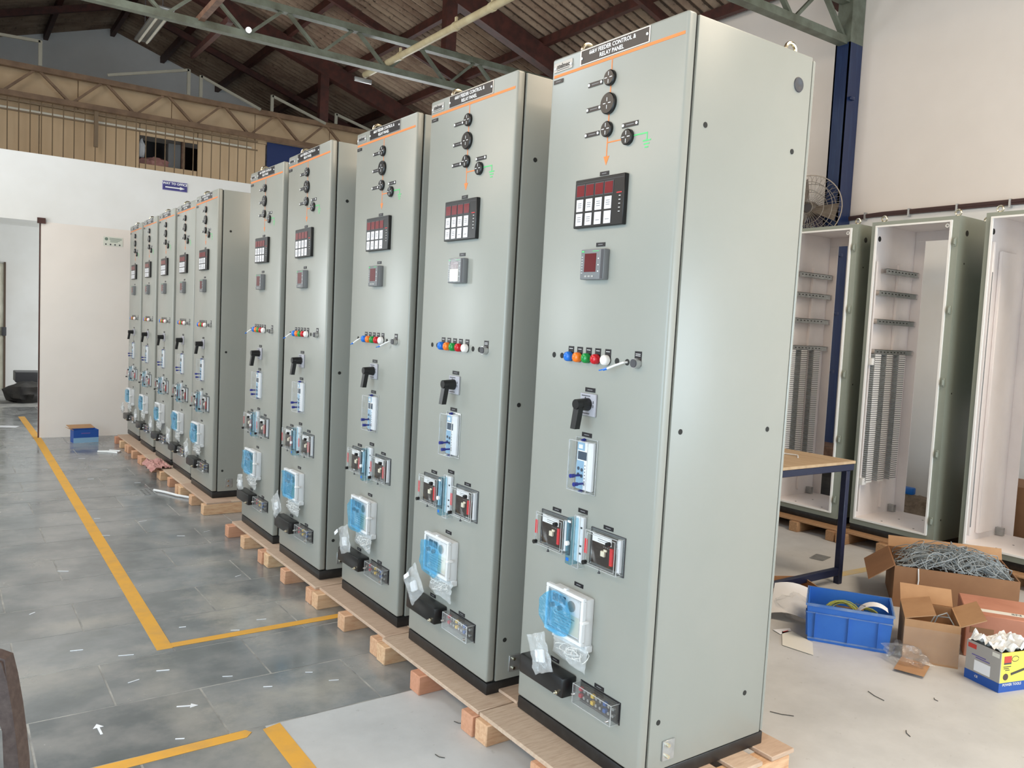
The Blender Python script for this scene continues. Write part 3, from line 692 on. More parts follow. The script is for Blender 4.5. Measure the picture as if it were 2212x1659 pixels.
    pb('clear_window', 'clear_cover', .210, .378, .389, .523, -.050, -.049, e); edges(.212, .376, .391, .521, -.0505, -.045, e, .0012)
    pb('latch', 'white_ink', .382, .398, .452, .462, -.056, -.028, e, .002, 1)
    pb('hinge_lug', 'meter_white', .285, .300, .532, .540, -.050, -.034, e, .002, 1)
    pb('terminal_cover', 'meter_white', .214, .392, .352, .376, -.030, -.0005, e, .003, 1)
    # black shorting-link cover and clear terminal cover
    small_tag(.205, .2575, .044, .013); small_tag(.434, .2535, .044, .013)
    bk = pb('terminal_cover_black', 'black_plastic', .082, .322, .180, .247, -.060, 0, None, .006, 2)
    MB().cyl((-.060, U(.300), .196), (-.068, U(.300), .196), .0065, n=10).lathe([(.0045, 0), (.0030, .008), (0, .010)], (-.068, U(.300), .196), (-1, 0, 0), 10).build('cap_screw', 'nickel_bright', bk)
    c = pb('terminal_base', 'relay_dark', .352, .528, .182, .236, -.006, 0)
    for kk in range(9):
        u = .362+kk*.0195; colr = {0: 'term_red', 3: 'term_yellow', 6: 'term_blue'}.get(kk, 'silver')
        for h in (.199, .221):
            if colr == 'silver': MB().cyl((-.006, U(u), h), (-.017, U(u), h), .0052, n=10).build('terminal_stud', 'silver', c)
            else: pb('terminal_link', colr, u-.0065, u+.0065, h-.006, h+.006, -.018, -.006, c, .001, 1)
    pb('back_rim', 'black_plate', .345, .536, .173, .245, -.002, -.0002, c)
    pb('smoke_cover', 'smoke_cover', .348, .533, .176, .2425, -.038, -.002, c, .003, 1); edges(.349, .532, .177, .2415, -.0378, -.002, c, .0009)
    for u, h in ((.356, .209), (.520, .190)): MB().cyl((-.038, U(u), h), (-.047, U(u), h), .006, .003, 10).build('cap_screw', 'silver', c)
    return R
master = make_panel()
panel_info = [   # x, y_far, lean, label
    (.0386, 1.4538, -.0103, 'nearest grey-green relay panel, its whole side facing the camera'),
    (-.0058, 2.2180, -.0085, 'second relay panel from the camera, sticker film over its meter'),
    (.0105, 2.9832, -.0033, 'third relay panel from the camera in the row'),
    (-.0433, 3.7777, .0082, 'fourth relay panel from the camera, just before the fifth one'),
    (-.0296, 4.5617, -.0072, 'fifth relay panel, last one before the wide gap in the row'),
    (-.0194, 5.9618, .0029, 'sixth relay panel, first one beyond the wide gap, side visible'),
    (.0060, 6.7186, 0.0, 'seventh relay panel, directly behind the first one beyond the gap'),
    (.0089, 7.4473, .0037, 'eighth relay panel from the camera, third from the far end'),
    (.0180, 8.2300, .0, 'ninth relay panel from the camera, last but one of the row'),
    (.0288, 9.0060, .0027, 'farthest relay panel of the row, next to the far wall')]
panels = []
for i, (x, yf, ln, lab) in enumerate(panel_info):
    o = master if i == 0 else copy_tree(master)
    o.location = (x, yf-PW/2, ZP); o.rotation_euler = (-ln, 0, 0)
    tag(o, lab, 'control panel', 'relay panels standing in a long row'); panels.append(o)
# film and hanging sticker over the second panel's meter
MB().box(-.026, -.0252, U(.338), U(.246), 1.550, 1.640).build('protective_film', 'thin_plastic', panels[1])
MB().box(-.0272, -.0262, U(.325), U(.262), 1.552, 1.600).build('sticker', 'paper_cream', panels[1])
# loose leads poking out of the door holes
def lead(k, u, du, tip):
    o = MB().tube([(.0, U(u), 1.294), (-.012, U(u-.003), 1.293), (-.022, U(u+du*.5), 1.283), (-.032, U(u+du), 1.270)], .0034, 8).build('loose_lead', 'wire_white', panels[k])
    MB().tube([(-.032, U(u+du), 1.270), (-.036, U(u+du*1.22), 1.266)], .0042, 8).tube([(-.036, U(u+du*1.22), 1.266), (-.040, U(u+du*1.5), 1.262)], .002, 6).build('ferrule', tip, o)
lead(0, .465, -.055, 'lamp_blue')
for k in (2, 3, 4): lead(k, .145, -.03, 'lamp_blue')
lead(2, .465, -.05, 'lamp_blue')

# ---- crumpled blue films and plastic pouches hanging at every energy meter
def film_mesh(seed, rx, ry, sq):
    def fn(u, v):
        th = 2*PI*u; r = v
        k = 1+.12*noise.noise(Vector((math.cos(th)*1.5, math.sin(th)*1.5, seed)))
        cs, sn = math.cos(th), math.sin(th); ex = sq; y = -math.copysign(abs(cs)**ex, cs)*r*rx*k; z = math.copysign(abs(sn)**ex, sn)*r*ry*k
        x = -.004-.007*noise.noise(Vector((y*30, z*30, seed)))-.010*r*abs(noise.noise(Vector((y*14, z*14, seed+5))))
        return (x, y, z)
    b = MB().grid(fn, 30, 8); bmesh.ops.remove_doubles(b.bm, verts=b.bm.verts, dist=1e-6); return b
def pouch(seed, wd, ht, th, rot):
    M = Matrix.Rotation(rot, 4, 'X'); b = MB()
    for s in (-1, 1):
        def fn(u, v):
            a, c = u*2-1, v*2-1
            e = max(0, (1-a*a))*max(0, (1-c*c*c*c)); fill = .35+.65*(1-v)
            n1 = noise.noise(Vector((a*2.6, c*2.6, seed+s))); n2 = noise.noise(Vector((a*7, c*7, seed+s*2)))
            y = -a*wd/2*(1+.10*noise.noise(Vector((c*2, seed, 0)))); z = c*ht/2*(1+.06*noise.noise(Vector((a*2, seed, 1))))
            x = s*th*.5*(e**.6*fill*(.8+.6*n1+.35*n2)) + .006*noise.noise(Vector((a*3, c*3, seed+9)))
            return M @ Vector((x, y, z))
        b.grid(fn, 16, 16)
    bmesh.ops.remove_doubles(b.bm, verts=b.bm.verts, dist=2e-5); return b
ordinal = ['nearest', 'second', 'third', 'fourth', 'fifth', 'sixth', 'seventh', 'eighth', 'ninth', 'farthest']
film_r = [(.088, .070), (.075, .068), (.080, .072), (.090, .075), (.090, .075), (.085, .075), (.085, .075), (.07, .06), (.08, .07), (.08, .07)]
for i, P in enumerate(panels):
    fm = film_mesh(i*3.1, *film_r[i], .95 if i == 0 else .45).build('blue_film', 'blue_film', P); fm.location = (-.0535, U((.262, .255, .262, .272, .265, .27, .265, .26, .265, .265)[i]), (.448, .440, .445, .450, .450, .450, .450, .43, .45, .45)[i])
    x, yf, ln, _ = panel_info[i]
    bgt = empty('plastic_bag', (x, yf-PW/2, ZP)); bgt.rotation_euler = (-ln, 0, 0)
    tag(bgt, 'clear bag of spare parts hanging from the %s panel\'s energy meter' % ordinal[i], 'plastic bag', 'clear parts bags on the energy meters')
    rt = (-.45, -.75, -.35, -.6, -.2, -.5, .1, -.7, -.4, -.3)[i]
    po = pouch(i*1.7+.4, (.105, .13, .115, .13, .10, .12, .13, .13, .12, .12)[i], (.13, .13, .13, .12, .10, .13, .13, .13, .12, .11)[i], .035, rt).build('pouch', 'bag_plastic', bgt)
    po.location = (-.085, U((.225, .185, .215, .185, .235, .195, .20, .19, .20, .20)[i]), (.305, .312, .318, .325, .318, .32, .32, .32, .32, .32)[i])
    inner = MB().box(-.006, .006, -.022, .022, -.030, .012, .003, 1).build('paper_slip', 'paper', bgt); inner.location = po.location; inner.rotation_euler = (rt*.7, 0, 0)
    pw_ = pouch(i*2.3+7, .17, .085, .030, .10).build('wire_pouch', 'bag_plastic', bgt); pw_.location = (-.036, U(.320), .338)
    b = MB(); rnd = random.Random(i)
    for q in range(7):
        r0 = rnd.uniform(.012, .03); cy = rnd.uniform(.27, .37); cz = rnd.uniform(.325, .345); t0 = rnd.uniform(0, 6)
        b.tube([(-.036+.012*math.sin(2.3*a+q), U(cy+r0*1.5*math.cos(a+t0)), cz+r0*.75*math.sin(a+t0)) for a in [k*.45 for k in range(13)]], .0016, 5)
    b.build('wire_coil', 'wire_white', bgt)
    if i in (1, 2): # printed slip
        sl = MB().box(-.001, .001, -.022, .022, -.008, .008).build('printed_slip', 'paper', bgt); sl.location = (-.108, U(.165), .345); sl.rotation_euler = (-.6, 0, 0)

# ================================================================== PALLETS
def pallet(y0, y1, x0, x1, label, group, deck, bear, wtop=.095, seed=0):
    rnd = random.Random(seed); p = empty('wooden_pallet', (0, (y0+y1)/2, 0)); tag(p, label, 'pallet', group); h = (y1-y0)/2
    th = .017
    n = 5; wb_ = .125; gap = (x1-x0-n*wb_)/(n-1)
    for k in range(n):
        a = x0+.022+k*(wb_+gap); B('deck_board', deck, p, a+rnd.uniform(-.012, .012), a+wb_+(.05 if k == 0 else 0), -h+.004, h-.004, wtop-th, wtop-rnd.uniform(0, .002)-.0005, .0025, 1)
    for yy in (-h+.042, rnd.uniform(-.03, .03), h-.042):
        B('bearer', bear, p, x0-rnd.uniform(0, .02), x1, yy-.038, yy+.038, .0, wtop-th, .004, 1)
    return p
ybs = [4.60, 3.845, 3.06, 2.29, 1.50, .745]
for k in range(5): pallet(ybs[k+1], ybs[k], -.11, .68, 'wooden pallet under the %s relay panel' % ordinal[4-k], 'pallets under the row of relay panels', 'wood_deck', 'wood_bearer', seed=k)
ybs = [8.94, 8.25, 7.50, 6.70, 5.98, 5.20]
for k in range(5): pallet(ybs[k+1], ybs[k], -.105, .68, 'wooden pallet under the %s relay panel' % ordinal[9-k], 'pallets under the row of relay panels', 'wood_deck', 'wood_bearer', seed=k+9)
pallet(2.605, 3.385, 3.78, 4.60, 'weathered pallet under the leftmost empty enclosure', 'pallets under the empty enclosures', 'wood_old', 'wood_old', seed=21)
pallet(1.825, 2.600, 3.78, 4.60, 'weathered pallet under the middle empty enclosure', 'pallets under the empty enclosures', 'wood_old', 'wood_old', seed=22)
pallet(1.040, 1.820, 3.78, 4.60, 'weathered pallet under the rightmost empty enclosure', 'pallets under the empty enclosures', 'wood_old', 'wood_old', seed=23)
tag(B('wood_offcut', 'wood_deck', None, .055, .20, 1.475, 1.60, .095, .107, .002, 1), 'pale wood offcut on the pallet between the two nearest panels', 'wood')

# ================================================================== EMPTY ENCLOSURES
EW, ED, EH = .630, .60, 2.28
def enclosure(yc, label, fitted):
    R = empty('empty_enclosure', (3.9, yc, .095)); tag(R, label, 'enclosure', 'empty enclosures by the right wall'); hw = EW/2; P_ = 'enclosure_paint'
    MB().box(.01, ED, -hw, hw, 0, .05, .003).build('plinth', 'plinth_black', R)
    b = MB()
    b.box(.003, ED, -hw, -hw+.003, .05, EH-.003).box(.003, ED, hw-.003, hw, .05, EH-.003).box(.003, ED, -hw, hw, EH-.003, EH)
    b.box(0, .003, -hw, -hw+.052, .095, EH-.035).box(0, .003, hw-.042, hw, .095, EH-.035).box(0, .003, -hw, hw, EH-.035, EH).box(0, .003, -hw, hw, .05, .095)
    b.build('shell', P_, R, False)
    b = MB()
    b.box(.004, ED-.005, -hw+.0035, -hw+.006, .053, EH-.0075).box(.004, ED-.005, hw-.006, hw-.0035, .053, EH-.0075).box(.004, ED-.005, -hw+.0035, hw-.0035, EH-.007, EH-.0035)
    b.box(ED-.004, ED-.001, -hw+.004, -hw+.05, .091, EH-.081).box(ED-.004, ED-.001, hw-.085, hw-.004, .091, EH-.081).box(ED-.004, ED-.001, -hw+.004, hw-.004, EH-.08, EH-.004).box(ED-.004, ED-.001, -hw+.004, hw-.004, .05, .09)
    b.build('inner_lining', 'enclosure_inner', R, False)
    bp = B('bottom_plate', 'enclosure_inner', R, .004, ED-.004, -hw+.006, hw-.006, .085, .093)
    for px, py in ((.1, .12), (.1, -.12), (.3, .1), (.3, -.14), (.45, 0)): MB().cyl((px, py, .093), (px, py, .0938), .007, n=10).build('hole', 'seam_dark', bp)
    g = MB()
    y0, y1, z0, z1 = -hw+.046, hw-.036, .090, EH-.028
    g.box(-.016, 0, y0, y0+.012, z0+.012, z1-.012).box(-.016, 0, y1-.012, y1, z0+.012, z1-.012).box(-.016, 0, y0, y1, z0, z0+.012).box(-.016, 0, y0, y1, z1-.012, z1)
    g.build('gasket_frame', 'gasket_white', R, False)
    for z in (2.105, 1.645, 1.155, .66, .195):
        hg = MB().box(-.010, 0, -hw+.012, -hw+.030, z-.03, z+.03, .003, 1).cyl((-.012, -hw+.021, z-.018), (-.012, -hw+.021, z+.018), .008, n=10).build('hinge', 'enclosure_paint', R)
    for px, z, r in ((.107, 2.17, .020), (.10, 1.965, .006), (.08, 1.08, .006), (.08, .2, .006)):
        MB().cyl((px, -hw, z), (px, -hw-.001, z), r, n=16).build('hole', 'seam_dark', R)
    MB().cyl((.10, hw-.007, 2.17), (.10, hw-.006, 2.17), .02, n=14).build('hole', 'seam_dark', R)
    MB().lathe([(.014, 0), (.014, .012), (.007, .012), (.007, 0)], (.01, y0+.035, z1-.035), (-1, 0, 0), 14).build('earth_boss', 'gasket_white', R)
    for px, py in ((.07, hw-.05), (.07, -hw+.05), (.5, -hw+.06), (.5, hw-.05)):
        e = MB().cyl((px, py, EH), (px, py, EH+.012), .012, n=10); e.tube([(px, py+.02*math.cos(a), EH+.030+.02*math.sin(a)) for a in [2*PI*k/14 for k in range(15)]], .006, 7).build('eye_bolt', 'nickel_bright', R)
    yi = hw-.007
    if fitted:
        B('mounting_rail', 'enclosure_inner', R, .03, .045, yi-.035, yi, .14, 2.0); B('mounting_rail', 'enclosure_inner', R, .36, .40, yi-.02, yi, .14, 2.0)
        for z, xa in ((1.955, .13), (1.79, .06), (1.58, .06), (1.355, .06)):
            s = MB().box(xa, .565, yi-.055, yi-.052, z-.035, z).box(xa, .585, yi-.055, yi-.020, z-.003, z).box(xa, .585, yi-.055, yi-.020, z-.038, z-.035).build('cable_rail', 'zinc', R)
            for k in range(9): B('slot', 'seam_dark', s, xa+.025+k*.046, xa+.045+k*.046, yi-.0556, yi-.055, z-.021, z-.014)
        for xa in (.050, .205, .375):
            d = MB().box(xa, xa+.085, yi-.012, yi-.008, .36, 1.325); d.box(xa+.004, xa+.081, yi-.066, yi-.063, .36, 1.325)
            d = d.build('wire_duct', 'gasket_white', R)
            t1 = MB()
            for k in range(60):
                z = .365+k*.016
                for xx in (xa, xa+.083): t1.box(xx, xx+.002, yi-.063, yi-.012, z, z+.0085)
            t1.build('duct_fingers', 'wire_grey', d, False)['kind'] = 'stuff'
            t2 = MB()
            for k in range(60):
                z = .3755+k*.016; t2.box(xa, xa+.085, yi-.0668, yi-.0662, z, z+.0045)
            t2.build('duct_slots', 'dark_grey', d, False)['kind'] = 'stuff'
        B('bracket', 'gasket_white', R, .02, .07, yi-.06, yi, .345, .395); B('bracket', 'gasket_white', R, .02, .07, yi-.06, yi, 1.24, 1.29)
        B('bracket', 'zinc', R, .50, .53, yi-.05, yi, .095, .15)
    else:
        B('mounting_rail', 'enclosure_inner', R, .06, .085, yi-.03, yi, .14, 2.1, .003, 1); B('mounting_rail', 'enclosure_inner', R, .20, .40, yi-.025, yi, .14, 2.05, .004, 1)
        B('slot_strip', 'meter_grey', R, .062, .07, yi-.032, yi-.03, .2, 1.9)
        B('bracket', 'zinc', R, .50, .53, yi-.05, yi, .095, .15)
    return R
enclosure(2.999, 'leftmost empty enclosure, partly hidden behind the nearest relay panel', True)
enclosure(2.2595, 'middle empty enclosure with three slotted wire ducts inside', True)
enclosure(1.4625, 'rightmost empty enclosure, cut by the right picture edge', False)

# ---- clutter between enclosures and wall
tag(crumple('rubble_heap', 'rubble', (4.95, 2.62, .10), .28, .40, .14, 4.2), 'dusty heap of sacking seen through the middle enclosure', 'sacking')
tag(crumple('dark_sack', 'dark_bag', (4.9, 3.45, .16), .22, .30, .22, 6.2), 'dark crumpled sack seen through the leftmost enclosure', 'sack')
tag(B('brown_carton', 'cardboard_dark', None, 4.75, 5.2, 1.45, 2.02, .0, .50, .004, 1), 'brown carton standing behind the rightmost enclosure', 'carton')
tag(B('rust_drum_lid', 'rust_angle', None, 4.75, 5.1, 3.2, 3.75, .38, .56, .01, 1), 'red-brown box on the sack behind the leftmost enclosure', 'box')
hb = empty('blue_toolcase', (4.85, 2.68, .30)); tag(hb, 'bright blue plastic holder lying on the sacking behind the middle enclosure', 'holder')
MB().box(-.03, .03, -.075, .075, -.03, .03, .012, 2).build('case', 'bottle_blue', hb); MB().cyl((-.03, .04, 0), (-.034, .04, 0), .012, n=12).build('white_cap', 'white_ink', hb)

# ================================================================== WALL FAN ON THE COLUMN
fn = empty('wall_fan', (4.98, 3.90, 2.735)); tag(fn, 'grey wall fan with round wire guard on the blue column', 'fan'); fn.rotation_euler = (0, 0, .35)
R0 = .305
for s, dx in ((-1, -.075), (1, .075)):
    g = MB()
    for k in range(40):
        a = 2*PI*k/40
        g.tube([(dx*.95, .05*math.cos(a), .05*math.sin(a)), (dx, .20*math.cos(a), .20*math.sin(a)), (dx*.75, .275*math.cos(a), .275*math.sin(a)), (0, R0*math.cos(a), R0*math.sin(a))], .0017, 4)
    for rr, xx in ((.06, dx*.96), (.16, dx), (.235, dx*.93)): g.tube([(xx, rr*math.cos(a), rr*math.sin(a)) for a in [2*PI*k/32 for k in range(33)]], .0028, 5)
    g.build('guard', 'fan_wire', fn)
MB().tube([(0, R0*math.cos(a), R0*math.sin(a)) for a in [2*PI*k/40 for k in range(41)]], .005, 6).build('rim', 'fan_wire', fn)
MB().lathe([(.03, -.02), (.06, .0), (.075, .04), (.07, .11), (.03, .14), (0, .14)], (.03, 0, 0), (1, 0, 0), 18).build('motor', 'fan_grey', fn)
for k in range(3):
    a = 2*PI*k/3+1.2; c, s = math.cos(a), math.sin(a)
    def fb(u, v):
        r = .04+.22*u; wv = (v-.5)*(.06+.11*u); return (.02-.05*(v-.5), r*c-wv*s, r*s+wv*c)
    MB().grid(fb, 6, 4).build('blade', 'fan_grey', fn)
MB().cyl((-.03, 0, 0), (.03, 0, 0), .04, n=16).build('hub', 'fan_dark', fn)
MB().bar((.16, 0, 0), (.24, .02, -.05), .05, .05).build('bracket', 'fan_dark', fn)
pbd = empty('dark_sign_board', (5.10, 4.05, 2.60)); tag(pbd, 'dark purple board with pale letters under the wall fan', 'sign')
B('board', 'board_purple', pbd, 0, .03, -.22, .3, -.09, .10, .004, 1)
MB().text('G XG', .07, Matrix.Translation((-.001, -.06, -.02)) @ PT, .001).build('lettering', 'wire_grey', pbd, False)

# ================================================================== WORK TABLE
T = empty('work_table', (0, 0, 0)); tag(T, 'plywood-topped work table on a dark blue steel frame', 'table')
tx0, tx1, ty0, ty1 = 1.72, 2.915, 1.965, 2.80
B('table_top', 'tabletop', T, tx0-.005, tx1+.005, ty0-.005, ty1+.005, .748, .766, .002, 1)
for nm, a in (('top_rail', (tx0, tx1, ty0, ty0+.04, .706, .748)), ('top_rail', (tx0, tx1, ty1-.04, ty1, .706, .748)), ('top_rail', (tx0, tx0+.04, ty0+.04, ty1-.04, .706, .748)), ('top_rail', (tx1-.04, tx1, ty0+.04, ty1-.04, .706, .748)),
              ('low_rail', (tx0+.035, tx1-.075, ty0+.002, ty0+.036, .055, .10)), ('low_rail', (tx0+.035, tx1-.075, ty1-.036, ty1-.002, .055, .10)), ('low_rail', (tx0+.38, tx0+.42, ty0+.036, ty1-.036, .055, .10))):
    B(nm, 'steel_navy', T, *a, .003, 1)
for x in (tx0, tx1-.075):
    for y in (ty0, ty1-.04): B('leg', 'steel_navy', T, x, x+.038, y, y+.038, 0, .706, .003, 1)
wc = MB()
for q in range(4):
    wc.tube([(2.42+.06*math.cos(a)+.01*q, 2.33+.055*math.sin(a*1.0+q*.2), .771+.004*q+.006*math.sin(a*2)) for a in [k*.42 for k in range(16)]], .0045, 6)
wc.tube([(2.47, 2.34, .775), (2.58, 2.36, .772), (2.68, 2.30, .771), (2.70, 2.22, .771), (2.62, 2.16, .771)], .0045, 6)
tag(wc.build('cable_coil', 'wire_white'), 'thin white cable coiled on the work table', 'cable')

# ================================================================== BOXES, CRATE AND LITTER ON THE RIGHT FLOOR
def rz(a, b): return math.atan2(b[1]-a[1], b[0]-a[0])
# blue crate: local x along the long side, local y away from the camera
cr = empty('blue_crate', (1.948, 1.338, 0), (0, 0, rz((1.868, 1.484), (2.06, 1.19)))); tag(cr, 'blue stacking crate with ribbed sides on the concrete floor', 'crate')
cw, cd, chh = .365, .275, .192
b = MB()
def ring(x, y0, y1, z): return [(-x, y0, z), (x, y0, z), (x, y1, z), (-x, y1, z)]
def tub(bm, bw, tw, d0, d1, h, t):
    o0 = ring(bw/2, 0, d0, 0); o1 = ring(tw/2, -.012, d1, h); i1 = ring(tw/2-t, -.012+t, d1-t, h); i0 = ring(bw/2-t, t, d0-t, .006)
    V = [[bm.verts.new(p) for p in r] for r in (o0, o1, i1, i0)]
    bm.faces.new(V[0][::-1]); bm.faces.new(V[3])
    for q in range(3):
        for k in range(4): bm.faces.new((V[q][k], V[q][(k+1) % 4], V[q+1][(k+1) % 4], V[q+1][k]))
tub(b.bm, cw, cw+.025, cd, cd+.012, chh, .005)
b.build('tub', 'crate_blue', cr, False)
b = MB()
for z0, z1, e in ((chh-.012, chh, .016), (chh-.048, chh-.042, .011), (.012, .020, .004)):
    x = cw/2+.0125*z1/chh+e*.4; y0 = -.012*z1/chh-e*.4; y1 = cd+.012*z1/chh+e*.4; t = .008
    b.box(-x, x, y0, y0+t, z0, z1).box(-x, x, y1-t, y1, z0, z1).box(-x, -x+t, y0+t, y1-t, z0, z1).box(x-t, x, y0+t, y1-t, z0, z1)
b.build('rim', 'crate_rim', cr, False)
for x in (-cw/2+.03, -.0, cw/2-.05): MB().bar((x, -.006, .02), (x, -.014, chh-.045), .004, .008, (0, 1, 0)).build('rib', 'crate_blue', cr)
for y in (.03, cd-.05): MB().bar((-cw/2-.004, y, .02), (-cw/2-.012, y, chh-.045), .02, .012, (1, 0, 0)).build('rib', 'crate_blue', cr)
def coil(name, c, R1, n, m, label, tilt=1.2, r=.003):
    b = MB(); rnd = random.Random(n+int(R1*1000))
    for q in range(n):
        rr = R1*rnd.uniform(.85, 1.05); M = Matrix.Translation((rnd.uniform(-.012, .012), rnd.uniform(-.01, .01), 0)) @ Matrix.Rotation(tilt+rnd.uniform(-.2, .2), 4, 'X') @ Matrix.Rotation(rnd.uniform(-.2, .2), 4, 'Y')
        b.tube([M @ Vector((rr*math.cos(a), rr*math.sin(a), rnd.uniform(-.003, .003))) for a in [2*PI*k/20 for k in range(21)]], r, 5)
    o = b.build(name, m); o.location = c; return tag(o, label, 'wire coil')
CM = cr.matrix_basis
def inC(x, y, z): return CM @ Vector((x, y, z))
oc = coil('wire_coil', inC(-.03, .14, .095), .085, 9, 'wire_greenyellow', 'green-yellow wire coil standing in the blue crate'); oc.rotation_euler = cr.rotation_euler
oc = coil('wire_coil', inC(.09, .17, .085), .07, 7, 'wire_greenyellow', 'smaller yellowish wire coil at the right of the blue crate'); oc.rotation_euler = cr.rotation_euler
kb = B('folded_card', 'wood_old', None, -.06, .07, -.01, .01, -.07, .06); kb.location = inC(.0, .17, .085); kb.rotation_euler = cr.rotation_euler; tag(kb, 'olive-brown card leaning among the coils in the crate', 'card')
lp_ = MB()
def strip(u, v):
    a = -.2+u*2.5; return (.055-.075*math.cos(a)*1.15, -.03+v*.075, .015+.085*math.sin(a))
lp_.grid(strip, 12, 3)
fs = lp_.build('foam_strip', 'paper'); fs.location = inC(.06, .05, .115); fs.rotation_euler = cr.rotation_euler
fs = tag(fs, 'white printed plastic strip arching over the blue crate', 'strip')
MB().text('Poly', .034, Matrix.Translation((-.012, -.0, .088)) @ Matrix.Rotation(PI, 4, 'Z') @ Matrix.Rotation(.0, 4, 'X'), .0008).build('lettering', 'dark_grey', fs, False)

def carton(name, loc, rot, wx, dy, h, m, label, flaps=True, closed=False, t=.006):
    R = empty(name, loc, (0, 0, rot)); tag(R, label, 'carton')
    if closed:
        MB().box(0, wx, 0, dy, 0, h, .004, 1).build('body', m, R)
    else:
        b = MB(); b.box(0, wx, 0, dy, 0, t).box(0, wx, 0, t, t, h).box(0, wx, dy-t, dy, t, h).box(0, t, t, dy-t, t, h).box(wx-t, wx, t, dy-t, t, h); b.build('body', m, R, False)
    return R
def flap(R, m, p0, p1, out):
    p0, p1, out = Vector(p0), Vector(p1), Vector(out); nrm = (p1-p0).cross(out).normalized()*.004
    MB().prism([p0, p1, p1+out, p0+out], nrm).build('flap', m, R, False)
LDIR = rz((1.868, 1.484), (2.06, 1.19))
# big carton full of grey cable
C1 = carton('cable_carton', (2.76, 1.575, 0), LDIR+.02, .62, .48, .235, 'cardboard_dark', 'large open carton full of grey cable ends')
flap(C1, 'cardboard_dark', (0, 0, .235), (0, .48, .235), (-.13, 0, -.10)); flap(C1, 'cardboard', (0, .48, .235), (.62, .48, .235), (0, .04, .06))
MB().tube([(.12, -.001, .235), (.125, -.006, .17), (.12, -.006, .10)], .004, 6).build('string', 'wire_white', C1)
b = MB(); rnd = random.Random(5)
for k in range(260):
    cx, cy = rnd.uniform(.09, .55), rnd.uniform(.08, .42); zz = .17+.07*(1-((cx-.32)/.3)**2); L_ = rnd.uniform(.07, .20); a = rnd.uniform(0, 2*PI); cv = rnd.uniform(-1.2, 2.2)
    hh_ = rnd.uniform(0, 1.5)
    pts = [(min(.6, max(.02, cx+(q/7-.5)*L_*2*math.cos(a+cv*q*.22))), min(.46, max(.02, cy+(q/7-.5)*L_*2*math.sin(a+cv*q*.22))), zz+rnd.uniform(-.008, .008)+(.055*hh_)*math.sin(q/7*PI)) for q in range(8)]
    b.tube(pts, rnd.uniform(.0018, .0030), 5)
cbm = b.build('cable_heap', 'wire_grey'); cbm.matrix_basis = C1.matrix_basis.copy(); tag(cbm, 'tangle of grey cable ends heaped in the large carton', 'cable'); cbm['kind'] = 'stuff'
fil = MB().box(.03, .59, .03, .45, .10, .165).build('cable_bundle', 'scrap_dark'); fil.matrix_basis = C1.matrix_basis.copy(); tag(fil, 'dark cable bundle under the grey tangle in the large carton', 'cable')
# open carton in front
C2 = carton('open_carton', (2.045, 1.115, 0), LDIR-.0, .235, .30, .20, 'cardboard', 'open brown carton wrapped in clear film beside the blue crate')
flap(C2, 'cardboard', (0, .30, .2), (0, .0, .2), (.13, .0, .035)); flap(C2, 'cardboard', (.235, 0, .2), (.235, .30, .2), (.10, 0, .05)); flap(C2, 'cardboard', (0, .30, .2), (.235, .30, .2), (0, .10, .06)); 
MB().box(-.002, .237, -.004, -.0015, .01, .165).build('clear_film', 'wrap_film', C2, False)
MB().tube([(.12, .1, .12), (.15, .12, .20), (.19, .14, .215), (.21, .16, .18)], .003, 6).tube([(.1, .1, .12), (.14, .14, .19), (.2, .12, .2), (.22, .1, .17)], .003, 6).build('wire_ends', 'wire_grey', C2)
# closed taped carton
C3 = carton('taped_carton', (2.37, .99, 0), LDIR-.02, .36, .34, .215, 'cardboard_red', 'closed reddish carton with a printed tape across its top', closed=True)
tp = B('tape', 'paper_cream', C3, .0, .36, .055, .10, .2152, .2162); B('tape', 'paper_cream', C3, -.0012, 0, .055, .10, .13, .2162)
MB().text('US', .035, Matrix.Translation((.05, .078, .2167)) @ Matrix.Rotation(0, 4, 'Z'), .001).text('SN', .035, Matrix.Translation((.22, .078, .2167)), .001).build('lettering', 'grey_ink', tp, False)
B('tape', 'cardboard_dark', C3, .02, .12, -.001, 0, .12, .15)
# printed tool carton
C4 = empty('tool_carton', (2.117, .862, 0), (0, 0, rz((2.117, .862), (2.07, .695)))); tag(C4, 'grey and yellow printed carton with blue base, full of white packing', 'carton')
wx, dy, hh = .172, .24, .175
b = MB(); b.box(0, wx, .0, .004, .042, hh).box(0, .004, .004, dy, .042, hh).box(0, wx, dy-.004, dy, .042, hh).box(.004, wx-.004, .004, dy-.004, .0, .01); b.build('body', 'box_grey', C4, False)
B('yellow_side', 'box_yellow', C4, wx-.004, wx, .004, dy, .042, hh); b = MB(); b.box(-.001, wx+.001, -.001, .003, 0, .042).box(wx-.003, wx+.001, .003, dy+.001, 0, .042).box(-.001, .003, .003, dy+.001, 0, .042).box(.003, wx-.003, dy-.003, dy+.001, 0, .042); b.build('blue_base', 'box_blue', C4, False)
B('white_label', 'paper', C4, .045, .125, -.0012, 0, .050, .098)
B('red_logo', 'box_red', C4, .008, .050, -.0012, 0, .145, .165); B('print_line', 'sign_border', C4, .03, .10, -.0012, 0, .117, .121); B('print_line', 'sign_border', C4, .05, .12, -.0012, 0, .108, .112); B('print_line', 'paper_cream', C4, .13, .165, -.0012, 0, .150, .168)
YF_ = Matrix(((0, 0, 1, 0), (1, 0, 0, 0), (0, 1, 0, 0), (0, 0, 0, 1)))
lg = B('red_logo', 'box_red', C4, wx, wx+.0012, .02, .062, .128, .160); B('logo_base', 'dark_grey', C4, wx, wx+.0013, .02, .062, .124, .131)
